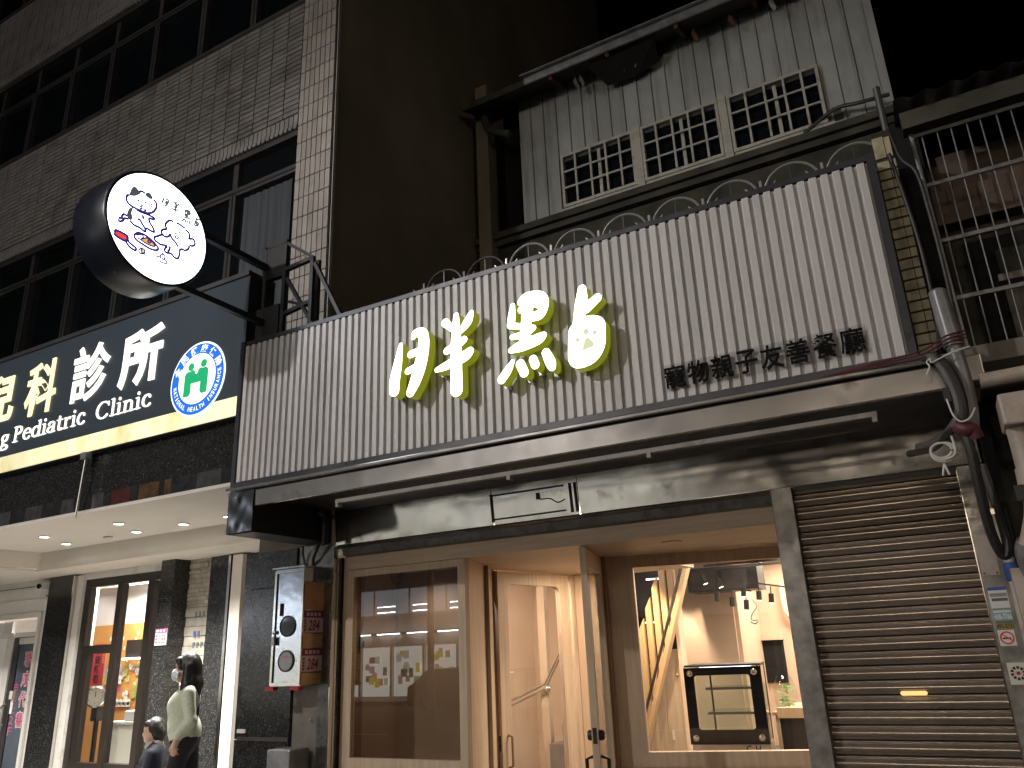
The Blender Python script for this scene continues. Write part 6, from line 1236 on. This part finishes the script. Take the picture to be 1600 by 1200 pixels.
KD.rotation_euler = (0, 0, R(38)); KD.scale = (.9, .9, 1.)
# ------------------------------------------------------------------ across the street: lit store, floodlights, car (seen in the reflections), street lamps, added fill lights
OY = -18.0
OS = thing('opposite_store', (-14, OY, 0), 'lit store across the street, mirrored in the left shop window', 'building')
bx('upper_wall', 'white_wall', OS, -40, 14, OY-.6, OY-.3, 2.6, 13)
bx('fascia', 'white_wall', OS, -36, -9, OY-.28, OY-.1, 1.98, 2.46)
for i in range(107): piece('fascia_rib', 'white_paint', OS, (-35.9+i*.25, OY-.09, 2.22), (.05, .03, .44))
for i in range(16): bx('light_tube', 'tube_light', OS, -35.5+i*1.6, -34.3+i*1.6, OY+.05, OY+.11, 2.48, 2.53)
for i in range(16):
    x = -36+i*1.72; bx('shop_window', 'store_inside', OS, x+.05, x+1.6, OY-.5, OY-.45, -.04, 1.98); bx('window_post', 'white_frame', OS, x-.06, x+.04, OY-.44, OY-.3, -.04, 1.98)
    rs = random.Random(i)
    for q in range(13):
        px, pz = x+rs.uniform(.08, 1.3), rs.uniform(.25, 1.6); bx('poster', rs.choice(['poster_yellow', 'poster_yellow', 'poster_lilac', 'poster_white', 'poster_rose', 'poster_dark', 'poster_olive']), OS, px, px+rs.uniform(.2, .35), OY-.44+q*.004, OY-.437+q*.004, pz, pz+rs.uniform(.25, .4))
for i in range(9):
    x = -31+i*1.95; bx('upper_window', 'store_window', OS, x+.06, x+1.0, OY-.29, OY-.27, 3.35, 4.4); bx('upper_window', 'store_window', OS, x+1.04, x+1.89, OY-.29, OY-.27, 3.35, 4.4)
    for z in (3.42, 3.66): bx('ceiling_tube', 'tube_light', OS, x+.2, x+1.2, OY-.268, OY-.262, z, z+.04)
for i in range(4):
    x = -21.5+i*3.1; bx('hall_window', 'hall_glow', OS, x, x+2.7, OY-.29, OY-.27, 5.2, 8.6)
for x, c_ in ((-31, (.80, .88, 1.)), (-8, (1., .86, .74)), (-1.5, (1., .82, .68)), (5, (1., .80, .66))): area('fill_wash', (x, OY+1.1, 2.7), (x, OY-.3, 6.2), 240, 3.4, .2, c_, OS)  # added lights without fittings, brightening the wall as soft fill and reflection
for x, nm in ((-2.25, 'left'), (-.70, 'right')):
    FL = thing('floodlight', (x, OY-.2, 4.6), nm+' of two warm floodlights on the wall across the street', 'floodlight')
    bx('housing', 'black', FL, x-.16, x+.16, OY-.28, OY-.12, 4.6, 4.85); bx('lens', 'lamp_warm', FL, x-.14, x+.14, OY-.118, OY-.112, 4.62, 4.83); bx('bracket', 'galv', FL, x-.02, x+.02, OY-.3, OY-.28, 4.5, 4.9)
    spot('flood_beam', (x, OY-.05, 4.72), (-1.5, 5, 2.2), FLOOD_W, 60, .7, (1., .86, .66), .14, FL)
SLp = thing('street_lamp', (-10.6, -4.6, -.2), 'tall street lamp over the road, source of the light on the upper walls', 'street lamp')
MB().lathe((-10.6, -4.6, -.199), [(.14, 0), (.12, .5), (.08, 1.), (.055, 12.2)], (0, 0, 1), 14).build('pole', 'galv', SLp, smooth=True)
MB().tube(smooth_path([(-10.6, -4.6, 11.9), (-10.3, -4.45, 12.4), (-9.6, -4.2, 12.56), (-9.0, -4.0, 12.58)]), .045, 10).build('arm', 'galv', SLp, smooth=True)
bx('lamp_head', 'galv', SLp, -9.30, -8.60, -4.18, -3.84, 12.50, 12.62, bevel=.03); bx('lamp_lens', 'lamp_white', SLp, -9.15, -8.68, -4.14, -3.88, 12.488, 12.498)
spot('street_beam', (-8.95, -4.0, 12.42), (-4.2, 4.6, 4.6), STREET_W, 105, .6, (1., .96, .94), .22, SLp)
L2p = thing('street_lamp', (-7.9, -4.4, -.2), 'shorter street lamp at the kerb, lighting the signs from the left', 'street lamp')
MB().lathe((-7.9, -4.4, -.199), [(.11, 0), (.10, .5), (.06, .8), (.045, 7.1)], (0, 0, 1), 14).build('pole', 'galv', L2p, smooth=True)
MB().tube(smooth_path([(-7.9, -4.4, 6.8), (-7.7, -4.2, 7.15), (-7.3, -3.8, 7.3), (-6.95, -3.5, 7.32)]), .035, 10).build('arm', 'galv', L2p, smooth=True)
bx('lamp_head', 'galv', L2p, -7.2, -6.72, -3.64, -3.36, 7.26, 7.36, bevel=.03); bx('lamp_lens', 'lamp_white', L2p, -7.1, -6.78, -3.6, -3.4, 7.248, 7.258)
spot('kerb_beam', (-6.94, -3.5, 7.2), (-3.6, 3.0, .2), LAMP_W, 112, .5, (1., .95, .92), .16, L2p)
L3p = thing('street_lamp', (9.8, -5.4, -.2), 'added unseen warm lamp further down the road to the right', 'street lamp')
MB().lathe((9.8, -5.4, -.199), [(.11, 0), (.10, .5), (.06, .8), (.045, 7.1)], (0, 0, 1), 14).build('pole', 'galv', L3p, smooth=True)
MB().tube(smooth_path([(9.8, -5.4, 6.8), (9.6, -5.3, 7.15), (9.3, -5.1, 7.3), (9.0, -4.9, 7.32)]), .035, 10).build('arm', 'galv', L3p, smooth=True)
bx('lamp_head', 'galv', L3p, 8.75, 9.25, -5.04, -4.76, 7.26, 7.36, bevel=.03); bx('lamp_lens', 'lamp_warm', L3p, 8.82, 9.15, -5.0, -4.8, 7.248, 7.258)
spot('road_beam', (8.98, -4.9, 7.2), (-2.5, 5.5, 3.0), LAMP3_W, 100, .8, (1., .85, .68), .16, L3p)  # added lamp out of view, warming the flank wall and lower facade
CA = thing('parked_car', (-14.4, -13.2, -.2), 'dark parked car across the street, mirrored in the left shop window', 'car')
def car():
    X0, X1 = -17.0, -12.6; yc = -13.2
    side = [(X1, .15), (X1+.02, .55), (X1-.25, .72), (X1-1.0, .80), (X1-1.75, 1.28), (X1-2.3, 1.36), (X1-3.6, 1.30), (X1-4.2, .86), (X0, .78), (X0-.02, .25), (X0+.1, .12), (X1-.15, .10)]
    b = MB(); b.prism([(x, yc-.85, z-.2) for x, z in side], (0, 1.7, 0)); b.build('body', 'black_gloss', CA, bevel=.08)
    g = MB(); g.prism([(x, yc+.852, z-.2) for x, z in ((X1-1.12, .84), (X1-1.8, 1.23), (X1-2.3, 1.30), (X1-3.5, 1.25), (X1-3.9, .88))], (0, .01, 0)); g.build('side_window', 'night_glass', CA)
    for x in (X1-.85, X0+.85):
        for y in (yc-.86, yc+.70):
            W_ = MB(); W_.cyl((x, y, .12), (x, y+.18, .12), .31, n=22); w_ = W_.build('wheel', 'cable', CA); MB().cyl((x, y-.005, .12), (x, y+.186, .12), .19, n=16).build('rim', 'galv', w_)
    for y in (yc-.7, yc+.45): bx('headlight', 'chrome', CA, X1-.10, X1+.03, y, y+.25, .34, .46)
    bx('door_handle', 'chrome', CA, X1-2.2, X1-2.0, yc+.855, yc+.875, .62, .65); bx('side_trim', 'chrome', CA, X1-3.2, X1-1.0, yc+.855, yc+.87, .12, .15)
car()
